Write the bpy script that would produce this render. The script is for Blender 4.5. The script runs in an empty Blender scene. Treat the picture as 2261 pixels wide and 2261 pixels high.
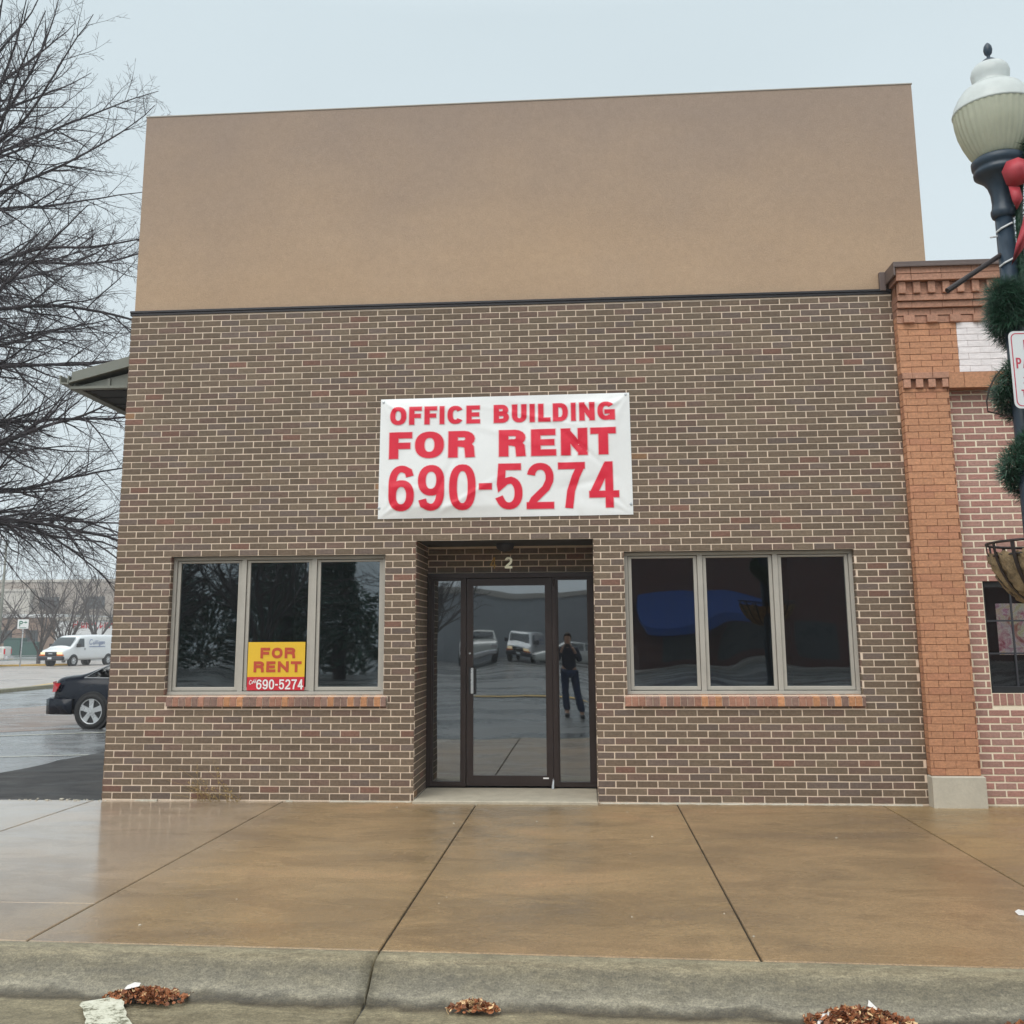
import bpy, math, random
import numpy as np
from mathutils import Vector, Matrix
random.seed(7); np.random.seed(7)
PI = math.pi
scene = bpy.context.scene
C = bpy.data.collections.new("place"); scene.collection.children.link(C)

# ------------------------------------------------------------------ materials
def srgb(r, g, b):
    f = lambda c: ((c/255)/12.92 if c/255 <= .04045 else ((c/255+.055)/1.055)**2.4)
    return (f(r), f(g), f(b), 1)
def newmat(name):
    m = bpy.data.materials.new(name); m.use_nodes = True
    nt = m.node_tree; nt.nodes.clear()
    out = nt.nodes.new('ShaderNodeOutputMaterial')
    return m, nt, out
class NT:
    def __init__(s, nt): s.nt = nt
    def n(s, t, **k):
        nd = s.nt.nodes.new(t)
        for a, v in k.items():
            if a.startswith('i_'):
                key = a[2:].replace('_', ' ')
                nd.inputs[key].default_value = v
            else: setattr(nd, a, v)
        return nd
    def l(s, a, b): s.nt.links.new(a, b)
    def noise(s, vec, scale, detail=4, rough=.55, dist=0):
        nd = s.n('ShaderNodeTexNoise'); nd.inputs['Scale'].default_value = scale
        nd.inputs['Detail'].default_value = detail; nd.inputs['Roughness'].default_value = rough
        nd.inputs['Distortion'].default_value = dist
        if vec is not None: s.l(vec, nd.inputs['Vector'])
        return nd.outputs['Fac']
    def ramp(s, fac, stops):
        nd = s.n('ShaderNodeValToRGB'); e = nd.color_ramp.elements
        while len(e) < len(stops): e.new(.5)
        for i, (p, c) in enumerate(stops):
            e[i].position = p
            e[i].color = c if not isinstance(c, (int, float)) else (c, c, c, 1)
        s.l(fac, nd.inputs['Fac']); return nd.outputs['Color']
    def mix(s, fac, a, b, blend='MIX'):
        nd = s.n('ShaderNodeMix', data_type='RGBA', blend_type=blend)
        for sock, v in ((nd.inputs['Factor'], fac), (nd.inputs[6], a), (nd.inputs[7], b)):
            if hasattr(v, 'links') or isinstance(v, bpy.types.NodeSocket): s.l(v, sock)
            else: sock.default_value = v
        return nd.outputs[2]
    def math(s, op, a, b=0.):
        nd = s.n('ShaderNodeMath', operation=op)
        for sock, v in ((nd.inputs[0], a), (nd.inputs[1], b)):
            if isinstance(v, bpy.types.NodeSocket): s.l(v, sock)
            else: sock.default_value = v
        return nd.outputs[0]
    def coords(s, scale=(1, 1, 1), kind='Object'):
        if kind == 'World':
            src = s.n('ShaderNodeNewGeometry').outputs['Position']
        else: src = s.n('ShaderNodeTexCoord').outputs[kind]
        mp = s.n('ShaderNodeMapping'); mp.inputs['Scale'].default_value = scale
        s.l(src, mp.inputs['Vector']); return mp.outputs['Vector']
    def bump(s, h, strength, dist):
        b = s.n('ShaderNodeBump'); b.inputs['Strength'].default_value = strength; b.inputs['Distance'].default_value = dist
        s.l(h, b.inputs['Height']); return b.outputs['Normal']

def setin(p, k, v, N):
    if isinstance(v, bpy.types.NodeSocket): N.l(v, p.inputs[k])
    else: p.inputs[k].default_value = v
def principled(name, build=None, **k):
    m, nt, out = newmat(name); N = NT(nt)
    p = N.n('ShaderNodeBsdfPrincipled')
    N.l(p.outputs[0], out.inputs['Surface'])
    if build: k.update(build(N) or {})
    for kk, v in k.items(): setin(p, kk.replace('_', ' '), v, N)
    return m
def simple(name, col, rough=.6, var=.12, scale=8, bump=0., **k):
    """one colour broken by soft large and fine noise"""
    def b(N):
        v = N.coords()
        n1 = N.noise(v, scale, 5, .6); n2 = N.noise(v, scale*9, 3, .6)
        f = N.math('ADD', N.math('MULTIPLY', n1, .65), N.math('MULTIPLY', n2, .35))
        lo = tuple(c*(1-var) for c in col[:3])+(1,); hi = tuple(min(1, c*(1+var)) for c in col[:3])+(1,)
        d = {'Base Color': N.ramp(f, [(.3, lo), (.7, hi)])}
        rr = N.ramp(n1, [(.3, max(0, rough-.08)), (.7, min(1, rough+.08))]); d['Roughness'] = rr
        if bump: d['Normal'] = N.bump(f, bump, .01)
        return d
    return principled(name, b, **k)

def brick_mat(name, lo=.72, hi=1.25, rough=.8):
    def b(N):
        a = N.n('ShaderNodeAttribute', attribute_name='tone'); a.attribute_type = 'GEOMETRY'
        v = N.coords((1, 1, 1), 'World')
        n = N.noise(v, 42, 4, .7); n2 = N.noise(N.coords((14, 14, 60), 'World'), 1.0, 3, .6)
        c = N.mix(1.0, a.outputs['Color'], N.ramp(n, [(.25, lo), (.75, hi)]), 'MULTIPLY')
        c = N.mix(.55, c, N.ramp(n2, [(.3, .78), (.7, 1.18)]), 'MULTIPLY')
        big = N.noise(N.coords((.5, .5, .9), 'World'), 1.3, 3, .5)
        c = N.mix(.6, c, N.ramp(big, [(.3, .86), (.7, 1.12)]), 'MULTIPLY')
        return {'Base Color': c, 'Roughness': rough, 'Normal': N.bump(n, .35, .004)}
    return principled(name, b)
M = {}
M['brick'] = brick_mat('brick_fired_clay'); M['brick_painted'] = brick_mat('white_painted_brick', .95, 1.04, .65)
M['mortar'] = simple('mortar_pale_tan', (.81, .66, .525, 1), .9, .14, 3, .2)
M['mortar_red'] = simple('mortar_cream', (.86, .76, .60, 1), .9, .1, 3, .2)
M['mortar_orange'] = simple('mortar_orange', (.27, .125, .07, 1), .9, .15, 3)
M['mortar_white'] = simple('mortar_painted_white', (.58, .52, .52, 1), .8, .1, 3)

def stucco_b(N):
    v = N.coords((1, 1, 1), 'World')
    fine = N.noise(v, 85, 5, .8); n = N.noise(N.coords((.35, .35, .8), 'World'), 1.2, 5, .55)
    n3 = N.noise(v, 14, 4, .6)
    base = N.ramp(n, [(.3, (.455, .315, .208, 1)), (.7, (.515, .362, .242, 1))])
    # greyer rag-edged tone that grows towards the coping
    sep = N.n('ShaderNodeSeparateXYZ'); N.l(N.coords((1, 1, 1), 'World'), sep.inputs[0])
    z = sep.outputs['Z']
    nn = N.noise(N.coords((.25, .25, .35), 'World'), 1.6, 6, .6)
    h = N.math('ADD', z, N.math('MULTIPLY', N.math('SUBTRACT', nn, .5), 2.6))
    greyed = N.ramp(N.math('DIVIDE', N.math('SUBTRACT', h, 5.3), 2.3), [(.0, 0.), (.9, 1.)])
    c = N.mix(N.math('MULTIPLY', greyed, .72), base, (.315, .246, .210, 1))
    c = N.mix(.35, c, N.ramp(n3, [(.3, .88), (.7, 1.1)]), 'MULTIPLY')
    c = N.mix(.5, c, N.ramp(fine, [(.3, .74), (.7, 1.22)]), 'MULTIPLY')
    return {'Base Color': c, 'Roughness': .88, 'Normal': N.bump(fine, .8, .006)}
M['stucco'] = principled('tan_stucco', stucco_b)
M['flash'] = simple('dark_bronze_metal', (.045, .042, .045, 1), .38, .2, 3, 0, Metallic=.6)
M['coping'] = simple('brown_metal_coping', (.13, .095, .085, 1), .5, .15, 3)
M['frame_tan'] = simple('painted_window_frame', (.43, .405, .36, 1), .5, .08, 5)
M['bronze'] = simple('bronze_anodised', (.045, .032, .03, 1), .38, .15, 5, 0, Metallic=.5)
M['black'] = simple('black_matt', (.02, .02, .022, 1), .5, .2, 6)
M['silver'] = simple('brushed_metal', (.62, .63, .64, 1), .3, .05, 6, 0, Metallic=.85)
M['gold'] = simple('brass_digit', (1, .86, .60, 1), .32, .03, 9, 0, Metallic=.9)
M['gold_dull'] = simple('tarnished_brass_digit', (.55, .33, .09, 1), .6, .2, 9)
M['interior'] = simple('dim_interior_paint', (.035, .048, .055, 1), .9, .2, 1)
M['concrete_base'] = simple('cast_stone', (.50, .46, .38, 1), .8, .14, 5, .3)
M['threshold'] = simple('worn_threshold_concrete', (.46, .41, .32, 1), .8, .18, 7, .4)
M['eave'] = simple('grey_green_metal_roofing', (.20, .205, .175, 1), .55, .1, 3)
M['eave_and_shade'] = simple('soffit_and_shade', (.05, .052, .055, 1), .8, .1, 3)  # dark soffit; also paints in shade on recess ceiling and window heads

def glass_mat(name, base, tint, wob=.02, ior=1.5, body=None, kb=1.):
    m, nt, out = newmat(name); N = NT(nt)
    tr = N.n('ShaderNodeBsdfTransparent'); tr.inputs[0].default_value = tint
    gl = N.n('ShaderNodeBsdfGlossy'); gl.inputs['Roughness'].default_value = .015
    gl.inputs['Color'].default_value = (.93, .97, 1, 1)
    fr = N.n('ShaderNodeFresnel'); fr.inputs['IOR'].default_value = ior
    n = N.noise(N.coords((1, 1, .8), 'World'), 1.15, 1, .4)
    nb = N.bump(n, wob, 1.0); N.l(nb, gl.inputs['Normal'])
    f = N.math('ADD', N.math('MULTIPLY', fr.outputs[0], kb), base)
    mx = N.n('ShaderNodeMixShader'); N.l(f, mx.inputs[0])
    N.l(tr.outputs[0], mx.inputs[1]); N.l(gl.outputs[0], mx.inputs[2])
    N.l(mx.outputs[0], out.inputs['Surface']); return m
M['glass_window'] = glass_mat('window_glass', .09, (.55, .64, .68, 1), .009)
M['glass_door'] = glass_mat('tinted_reflective_door_glass', .22, (.22, .26, .28, 1), .006)
M['glass_dark'] = glass_mat('car_glass', .05, (.10, .13, .13, 1), .0)
M['glass_shop'] = glass_mat('shop_glass', .03, (.7, .7, .72, 1), .01)

def sidewalk_b(N):
    v = N.coords((1, 1, 1), 'World')
    big = N.noise(N.coords((.5, .8, 1), 'World'), 1.0, 6, .6, .4); mid = N.noise(v, 5, 6, .65); fine = N.noise(v, 105, 3, .75)
    strk = N.noise(N.coords((.8, 1.9, 1), 'World'), 1.5, 6, .62, 1.0)
    c = N.ramp(big, [(.28, (.215, .140, .068, 1)), (.45, (.30, .20, .095, 1)), (.6, (.35, .232, .115, 1)), (.78, (.42, .25, .125, 1))])
    c = N.mix(.4, c, N.ramp(mid, [(.3, .82), (.72, 1.16)]), 'MULTIPLY')
    c = N.mix(.3, c, N.ramp(strk, [(.32, .78), (.6, 1.1)]), 'MULTIPLY')
    c = N.mix(1., c, N.ramp(fine, [(.32, .6), (.68, 1.38)]), 'MULTIPLY')
    g2 = N.noise(v, 38, 5, .75); c = N.mix(1., c, N.ramp(g2, [(.36, .74), (.5, .98), (.66, 1.24)]), 'MULTIPLY')
    spk = N.noise(v, 34, 2, .5)
    c = N.mix(N.ramp(spk, [(.71, 0.), (.76, .45)]), c, (.14, .09, .05, 1))
    a = N.n('ShaderNodeAttribute', attribute_name='tone'); a.attribute_type = 'GEOMETRY'
    c = N.mix(1., c, a.outputs['Color'], 'MULTIPLY')
    r = N.ramp(N.math('ADD', N.math('MULTIPLY', big, .5), N.math('MULTIPLY', strk, .5)), [(.38, .16), (.62, .34)])
    # rain water past the building corner, its sky reflection painted in as paler colour
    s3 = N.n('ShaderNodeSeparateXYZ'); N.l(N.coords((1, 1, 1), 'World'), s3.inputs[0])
    film_glare = N.ramp(N.math('ADD', N.math('MULTIPLY', s3.outputs['X'], .2), N.math('MULTIPLY', mid, .1)), [(.34, 1.), (.52, 0.)])
    c = N.mix(N.math('MULTIPLY', film_glare, .45), c, (.44, .38, .33, 1))
    cw = N.math('MAXIMUM', N.ramp(big, [(.36, .8), (.58, .2)]), film_glare)
    cr_ = N.mix(film_glare, N.ramp(strk, [(.35, .18), (.65, .36)]), N.ramp(strk, [(.35, .09), (.65, .2)]))
    damp = N.noise(N.coords((.55, 1.1, 1), 'World'), 1.35, 9, .68, .8); c = N.mix(N.ramp(damp, [(.50, 0.), (.57, .30)]), c, (.13, .085, .045, 1))
    return {'Base Color': c, 'Roughness': N.math('ADD', r, .14), 'Normal': N.bump(N.math('ADD', fine, N.math('MULTIPLY', mid, .6)), .30, .005), 'Specular IOR Level': .5, 'Coat Weight': cw, 'Coat Roughness': cr_, 'Coat IOR': 1.52}
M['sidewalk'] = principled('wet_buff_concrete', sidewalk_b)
def curb_b(N):
    v = N.coords((1, 1, 1), 'World')
    st = N.noise(N.coords((1.1, 4.5, 6), 'World'), 2.6, 8, .72, .5); mid = N.noise(v, 9, 6, .7); fine = N.noise(v, 110, 3, .7)
    sp = N.noise(N.coords((1, 2.2, 2.2), 'World'), 15, 5, .75)
    c = N.ramp(st, [(.30, (.17, .15, .11, 1)), (.5, (.25, .225, .165, 1)), (.72, (.33, .295, .215, 1))])
    c = N.mix(.7, c, N.ramp(mid, [(.3, .74), (.7, 1.24)]), 'MULTIPLY')
    c = N.mix(1., c, N.ramp(fine, [(.3, .6), (.7, 1.4)]), 'MULTIPLY'); c = N.mix(1., c, N.ramp(N.noise(N.coords((1, 1.6, 1.6), 'World'), 30, 6, .8), [(.36, .72), (.5, 1.), (.64, 1.26)]), 'MULTIPLY')
    c = N.mix(N.ramp(sp, [(.58, 0.), (.64, .45)]), c, (.50, .45, .33, 1))
    # road dirt along the gutter line; kerb face banded darker, its top lighter
    sp2 = N.n('ShaderNodeSeparateXYZ'); N.l(N.coords((1, 1, 1), 'World'), sp2.inputs[0])
    dd = N.math('ADD', sp2.outputs['Y'], N.math('ADD', N.math('MULTIPLY', sp2.outputs['X'], .033), 4.6815))
    wob = N.noise(N.coords((1.2, 1, 1), 'World'), 3.2, 5, .6)
    dd = N.math('ADD', dd, N.math('MULTIPLY', N.math('SUBTRACT', wob, .5), .16))
    c = N.mix(1., c, N.ramp(N.math('ADD', dd, 1.), [(.0, (.80, .76, .66, 1)), (.54, (.86, .82, .70, 1)), (.595, (.26, .235, .20, 1)), (.63, (.36, .34, .31, 1)), (.665, (.92, .92, .92, 1)), (.72, (.66, .65, .62, 1)), (.79, (.58, .55, .48, 1)), (.87, (1.05, 1.0, .88, 1)), (1., (1., .99, .90, 1))]), 'MULTIPLY')
    return {'Base Color': c, 'Roughness': N.ramp(st, [(.3, .32), (.7, .7)]), 'Normal': N.bump(N.math('ADD', mid, N.math('MULTIPLY', fine, .4)), .5, .008)}
M['curb'] = principled('weathered_curb_concrete', curb_b)
def wetasphalt(name, lo, hi, r0, r1, sc=.35, spec=.5, bump=.3):
    def b(N):
        v = N.coords((1, 1, 1), 'World')
        big = N.noise(N.coords((sc*.7, sc*1.6, 1), 'World'), 1.0, 6, .62, .6); mid = N.noise(v, 2.2, 6, .65); fine = N.noise(v, 60, 3, .7)
        c = N.ramp(mid, [(.3, lo), (.7, hi)])
        c = N.mix(.6, c, N.ramp(fine, [(.3, .65), (.7, 1.35)]), 'MULTIPLY')
        c = N.mix(.6, c, N.ramp(big, [(.35, .7), (.62, 1.15)]), 'MULTIPLY')
        return {'Base Color': c, 'Roughness': N.ramp(big, [(.36, r0), (.6, r1)]), 'Normal': N.bump(N.math('ADD', fine, mid), bump, .006), 'Specular IOR Level': spec}
    return principled(name, b)
M['asphalt'] = wetasphalt('wet_asphalt', (.13, .135, .13, 1), (.21, .212, .205, 1), .1, .42)
M['asphalt_new'] = wetasphalt('dark_rough_asphalt', (.028, .028, .03, 1), (.085, .083, .08, 1), .5, .9, .9, .3, 1.)
M['lot_grey'] = wetasphalt('wet_grey_lot', (.16, .17, .175, 1), (.26, .27, .28, 1), .06, .34, .8)
M['lot_red'] = wetasphalt('wet_reddish_paving', (.22, .155, .125, 1), (.34, .25, .20, 1), .12, .5, .8)
M['pave_far'] = wetasphalt('pale_far_paving', (.30, .26, .23, 1), (.42, .38, .35, 1), .2, .5, .4)
M['grass'] = simple('winter_grass', (.14, .14, .06, 1), .95, .35, 2, .6)
M['soil'] = simple('dark_joint_dirt', (.035, .028, .018, 1), .9, .3, 20)
M['white_line'] = simple('worn_white_paint', (.60, .60, .50, 1), .7, .25, 10)
M['yellow_line'] = simple('yellow_paint', (.62, .40, .10, 1), .7, .15, 6)
M['vinyl'] = simple('white_vinyl', (.88, .89, .89, 1), .42, .03, 4)
M['red_ink'] = simple('red_print', (.76, .012, .045, 1), .45, .06, 4)
M['pink_ink'] = simple('pink_halo_print', (.84, .52, .53, 1), .5, .04, 4)
M['yel_board'] = simple('yellow_board', (.80, .50, .03, 1), .5, .04, 4)
M['red_board'] = simple('red_board', (.60, .02, .04, 1), .5, .04, 4)
M['rust_ink'] = simple('red_orange_print', (.52, .07, .03, 1), .5, .04, 4)
M['white_ink'] = simple('white_print', (.84, .82, .82, 1), .5, .03, 4)
M['sign_white'] = simple('white_sign_enamel', (.72, .73, .73, 1), .4, .04, 6)
M['sign_red'] = simple('red_sign_print', (.55, .06, .10, 1), .5, .05, 6)
M['sign_green'] = simple('green_sign_print', (.03, .16, .11, 1), .5, .05, 6)
M['pole'] = simple('blue_black_cast_iron', (.022, .040, .062, 1), .38, .25, 7)
def globe_mat(name, col, rough):
    m, nt, out = newmat(name); N = NT(nt)
    n = N.noise(N.coords((1, 1, 1), 'World'), 9, 4, .6)
    cc = N.ramp(n, [(.3, tuple(c*.88 for c in col[:3])+(1,)), (.7, col)])
    p = N.n('ShaderNodeBsdfPrincipled'); p.inputs['Roughness'].default_value = rough; N.l(cc, p.inputs['Base Color'])
    t = N.n('ShaderNodeBsdfTranslucent'); N.l(cc, t.inputs[0])
    mx = N.n('ShaderNodeMixShader'); mx.inputs[0].default_value = .42
    N.l(p.outputs[0], mx.inputs[1]); N.l(t.outputs[0], mx.inputs[2]); N.l(mx.outputs[0], out.inputs['Surface']); return m
M['globe'] = globe_mat('frosted_globe', (.74, .75, .60, 1), .2)
M['globe_cap'] = globe_mat('frosted_globe_cap', (.86, .90, .89, 1), .2)
M['needle'] = simple('pine_needle_plastic', (.022, .078, .042, 1), .5, .6, 16)
M['bow'] = simple('red_fabric_ribbon', (.46, .05, .065, 1), .55, .15, 12)
M['coir'] = simple('coir_fibre', (.27, .19, .105, 1), .95, .75, 15, 1.)
M['iron'] = simple('black_iron_wire', (.022, .014, .014, 1), .5, .3, 20)
M['bark'] = simple('dark_wet_bark', (.048, .040, .045, 1), .8, .4, 5)
M['twig'] = simple('wet_twig_bark', (.11, .094, .104, 1), .8, .3, 5)
M['bark_far'] = simple('grey_bark', (.085, .072, .068, 1), .85, .2, 5)
M['tyre'] = simple('tyre_rubber', (.018, .018, .019, 1), .7, .2, 9)
M['alloy'] = simple('silver_alloy', (.60, .61, .62, 1), .3, .05, 9, 0, Metallic=.6)
def paint(name, col, rough=.22):
    return simple(name, col, rough, .04, 2, 0, Coat_Weight=.8, Coat_Roughness=.06)
M['navy'] = simple('dark_navy_car_paint', (.004, .008, .018, 1), .25, .04, 2, 0, Coat_Weight=.15, Specular_IOR_Level=.25)
M['van_white'] = paint('white_van_paint', (.74, .76, .77, 1), .35)
M['truck_white'] = paint('cream_white_paint', (.66, .66, .62, 1), .35)
M['lamp_red'] = simple('red_lamp_lens', (.55, .01, .02, 1), .15, .1, 9)
M['lamp_amber'] = simple('amber_lens', (.75, .16, .02, 1), .2, .1, 9)
M['trim_grey'] = simple('dark_grey_plastic', (.035, .036, .045, 1), .6, .1, 9)
M['chrome'] = simple('chrome_trim', (.75, .76, .78, 1), .18, .04, 9, 0, Metallic=.7)
M['script_blue'] = simple('blue_script_print', (.10, .15, .32, 1), .5, .05, 9)
M['util_green'] = simple('green_utility_enamel', (.05, .11, .095, 1), .6, .12, 3)
M['far_beige'] = simple('far_beige_render', (.34, .29, .25, 1), .9, .08, .2)  # far walls paled, painting in part of the distance haze
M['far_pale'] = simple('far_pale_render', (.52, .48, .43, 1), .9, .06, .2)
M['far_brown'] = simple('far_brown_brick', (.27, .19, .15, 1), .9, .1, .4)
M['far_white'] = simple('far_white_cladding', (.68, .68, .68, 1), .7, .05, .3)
M['far_dark'] = simple('dark_far_window', (.05, .055, .06, 1), .3, .1, 1)
M['opp_brick'] = simple('opposite_red_brick', (.13, .05, .04, 1), .85, .2, .8)
M['opp_blue'] = simple('blue_awning_canvas', (.008, .06, .28, 1), .7, .1, 1)
M['leaf_a'] = simple('dry_leaf_russet', (.34, .125, .05, 1), .8, .4, 30)
M['leaf_b'] = simple('dry_leaf_brown', (.20, .075, .035, 1), .8, .4, 30)
M['leaf_c'] = simple('dry_leaf_tan', (.75, .52, .28, 1), .8, .2, 30)
M['paper'] = simple('wet_white_paper', (.76, .73, .70, 1), .7, .08, 15)
M['weed'] = simple('dry_weed_straw', (.33, .23, .10, 1), .9, .3, 20)

# light stands: emission only where the headlamps are lit
m, nt, out = newmat('lit_headlamp'); _N = NT(nt); _e = _N.n('ShaderNodeEmission'); _e.inputs[0].default_value = (1, .82, .5, 1); _e.inputs[1].default_value = 1.1
_N.l(_e.outputs[0], out.inputs['Surface']); M['headlamp'] = m
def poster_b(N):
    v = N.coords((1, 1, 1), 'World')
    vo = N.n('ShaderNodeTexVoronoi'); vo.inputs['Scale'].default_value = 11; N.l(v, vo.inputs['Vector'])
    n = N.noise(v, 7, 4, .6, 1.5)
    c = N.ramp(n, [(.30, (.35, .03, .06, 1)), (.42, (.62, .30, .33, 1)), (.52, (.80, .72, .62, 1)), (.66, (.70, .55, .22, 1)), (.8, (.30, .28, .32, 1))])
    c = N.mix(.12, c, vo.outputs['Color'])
    return {'Base Color': c, 'Roughness': .4, 'Emission Color': c, 'Emission Strength': .35}  # picture gets a glow of its own, with no lamp behind
M['poster'] = principled('glowing_window_picture', poster_b)

# ------------------------------------------------------------------ mesh tools
def tag(o, label=None, cat=None, group=None, kind=None):
    if label: o['label'] = label
    if cat: o['category'] = cat
    if group: o['group'] = group
    if kind: o['kind'] = kind
    return o
def empty(name, loc=(0, 0, 0), rz=0., label=None, cat=None, group=None):
    o = bpy.data.objects.new(name, None); C.objects.link(o); o.empty_display_size = .2
    o.location = loc; o.rotation_euler = (0, 0, rz); tag(o, label, cat, group); return o
def link(name, me, parent=None):
    o = bpy.data.objects.new(name, me); C.objects.link(o)
    if parent is not None: o.parent = parent
    return o
class MB:
    def __init__(s): s.v = []; s.f = []; s.t = []; s.mi = []; s.tone = (1, 1, 1); s.m = 0
    def add(s, vs, fs):
        o = len(s.v); s.v += [tuple(p) for p in vs]; s.f += [tuple(i+o for i in f) for f in fs]
        s.t += [s.tone]*len(fs); s.mi += [s.m]*len(fs)
    def box(s, x0, x1, y0, y1, z0, z1, T=None):
        vs = [(x, y, z) for z in (z0, z1) for y in (y0, y1) for x in (x0, x1)]
        if T: vs = [T(p) for p in vs]
        s.add(vs, [(0, 2, 3, 1), (4, 5, 7, 6), (0, 1, 5, 4), (2, 6, 7, 3), (0, 4, 6, 2), (1, 3, 7, 5)])
    def cbox(s, x0, x1, y0, y1, z0, z1, c=.004):
        """box with chamfered edges"""
        vs = []; 
        for z, i in ((z0, 1), (z0+c, 0), (z1-c, 0), (z1, 1)):
            d = c if i else 0
            vs += [(x0+d, y0+d, z), (x1-d, y0+d, z), (x1-d, y1-d, z), (x0+d, y1-d, z)]
        fs = [(3, 2, 1, 0), (12, 13, 14, 15)]
        for k in range(3):
            for j in range(4): fs.append((k*4+j, k*4+(j+1) % 4, k*4+4+(j+1) % 4, k*4+4+j))
        s.add(vs, fs)
    def tube(s, pts, r, n=8, cap=True):
        pts = [Vector(p) for p in pts]; rs = r if isinstance(r, (list, tuple)) else [r]*len(pts)
        vs = []; fs = []; prev = None
        for i, p in enumerate(pts):
            d = (pts[min(i+1, len(pts)-1)]-pts[max(i-1, 0)]).normalized()
            if prev is None: a = d.orthogonal().normalized()
            else: a = (prev-d*prev.dot(d)).normalized()
            prev = a; b = d.cross(a)
            vs += [p+(a*math.cos(2*PI*k/n)+b*math.sin(2*PI*k/n))*rs[i] for k in range(n)]
        for i in range(len(pts)-1):
            for k in range(n): fs.append((i*n+k, i*n+(k+1) % n, (i+1)*n+(k+1) % n, (i+1)*n+k))
        if cap: fs.append(tuple(range(n))[::-1]); fs.append(tuple((len(pts)-1)*n+k for k in range(n)))
        s.add(vs, fs)
    def lathe(s, prof, n=32, c=(0, 0, 0), T=None, close=True):
        vs = []
        for r, z in prof:
            for k in range(n):
                p = (c[0]+r*math.cos(2*PI*k/n), c[1]+r*math.sin(2*PI*k/n), c[2]+z)
                vs.append(T(p) if T else p)
        fs = [(i*n+k, i*n+(k+1) % n, (i+1)*n+(k+1) % n, (i+1)*n+k) for i in range(len(prof)-1) for k in range(n)]
        if close: fs.append(tuple(range(n))[::-1]); fs.append(tuple((len(prof)-1)*n+k for k in range(n)))
        s.add(vs, fs)
    def build(s, name, mats, parent=None, smooth=False, tone=False, bevel=0):
        me = bpy.data.meshes.new(name); me.from_pydata(s.v, [], s.f); me.update()
        for m_ in (mats if isinstance(mats, (list, tuple)) else [mats]): me.materials.append(m_)
        if any(s.mi): me.polygons.foreach_set('material_index', s.mi)
        if tone:
            a = me.attributes.new('tone', 'FLOAT_COLOR', 'FACE')
            arr = np.ones((len(s.f), 4), dtype=np.float32); arr[:, :3] = np.array(s.t, dtype=np.float32)
            a.data.foreach_set('color', arr.ravel())
        if smooth: me.polygons.foreach_set('use_smooth', [True]*len(me.polygons))
        o = link(name, me, parent)
        if bevel:
            b = o.modifiers.new('b', 'BEVEL'); b.width = bevel; b.segments = 2; b.limit_method = 'ANGLE'
        return o

# ------------------------------------------------------------------ brickwork
def tone_office(rnd):
    r = rnd.random()
    if r < .0008: c = (.30, .17, .09)
    elif r < .03: c = (.205, .108, .078)
    elif r < .20: c = (.172, .112, .085)
    elif r < .32: c = (.158, .116, .094)
    elif r < .55: c = (.182, .134, .092)
    else: c = (.162, .116, .080)
    k = rnd.uniform(.86, 1.14); return tuple(x*k*1.0 for x in c)
def tone_red(rnd):
    k = rnd.uniform(.9, 1.1)*1.2; c = (.34, .175, .145) if rnd.random() < .6 else (.32, .185, .155)
    return tuple(x*k for x in c)
def tone_orange(rnd):
    k = rnd.uniform(.94, 1.05)*1.15; c = (.46, .225, .125) if rnd.random() < .8 else (.43, .20, .115)
    return tuple(x*k for x in c)
def tone_white(rnd):
    k = rnd.uniform(.93, 1.03); return (.86*k, .80*k, .80*k)
def brick_face(mb, P, u0, u1, v0, v1, holes=(), tone=tone_office, L=.2032, H=.0677, m=.0115, dep=.0055, phase=0., seed=1, voff=0.):
    """P(u,v,d) -> world point; d = distance out of the mortar bed"""
    rnd = random.Random(seed); nrow = int(math.ceil((v1-v0)/H-1e-6))
    for r in range(nrow):
        a = v0+r*H; b = min(a+H, v1)
        lo, hi = a+m/2, b-m/2
        if hi-lo < .012: continue
        spans = [(u0, u1)]
        for (h0, h1, g0, g1) in holes:
            if g1 > lo+.006 and g0 < hi-.006:
                ns = []
                for s0, s1 in spans:
                    if h1 <= s0 or h0 >= s1: ns.append((s0, s1)); continue
                    if h0 > s0: ns.append((s0, h0))
                    if h1 < s1: ns.append((h1, s1))
                spans = ns
        off = phase+(0 if r % 2 else L/2)+rnd.uniform(-.006, .006)
        for s0, s1 in spans:
            k = math.floor((s0-u0-off)/L)
            while u0+off+k*L < s1:
                x0 = max(u0+off+k*L, s0); x1 = min(u0+off+(k+1)*L, s1); k += 1
                x0 += (m/2 if x0 > s0 or s0 > u0 else 0); x1 -= (m/2 if x1 < s1 or s1 < u1 else 0)
                if x1-x0 < .018: continue
                jz = rnd.uniform(-.0012, .0012); jx = rnd.uniform(-.0012, .0012); d = dep+rnd.uniform(-.0012, .0012); c = .0022
                mb.tone = tone(rnd)
                A = (x0+jx, lo+jz); B = (x1+jx, lo+jz); Cc = (x1+jx, hi+jz); D = (x0+jx, hi+jz)
                vs = [P(*A, 0), P(*B, 0), P(*Cc, 0), P(*D, 0),
                      P(A[0], A[1], d-c), P(B[0], B[1], d-c), P(Cc[0], Cc[1], d-c), P(D[0], D[1], d-c),
                      P(A[0]+c, A[1]+c, d), P(B[0]-c, B[1]+c, d), P(Cc[0]-c, Cc[1]-c, d), P(D[0]+c, D[1]-c, d)]
                fs = [(8, 9, 10, 11)]
                for j in range(4):
                    j2 = (j+1) % 4; fs += [(j, j2, 4+j2, 4+j), (4+j, 4+j2, 8+j2, 8+j)]
                mb.add(vs, fs)
def front(y):  # faces -y ; brick faces end at y
    return lambda u, v, d: (u, y+.0055-d, v)
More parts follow.
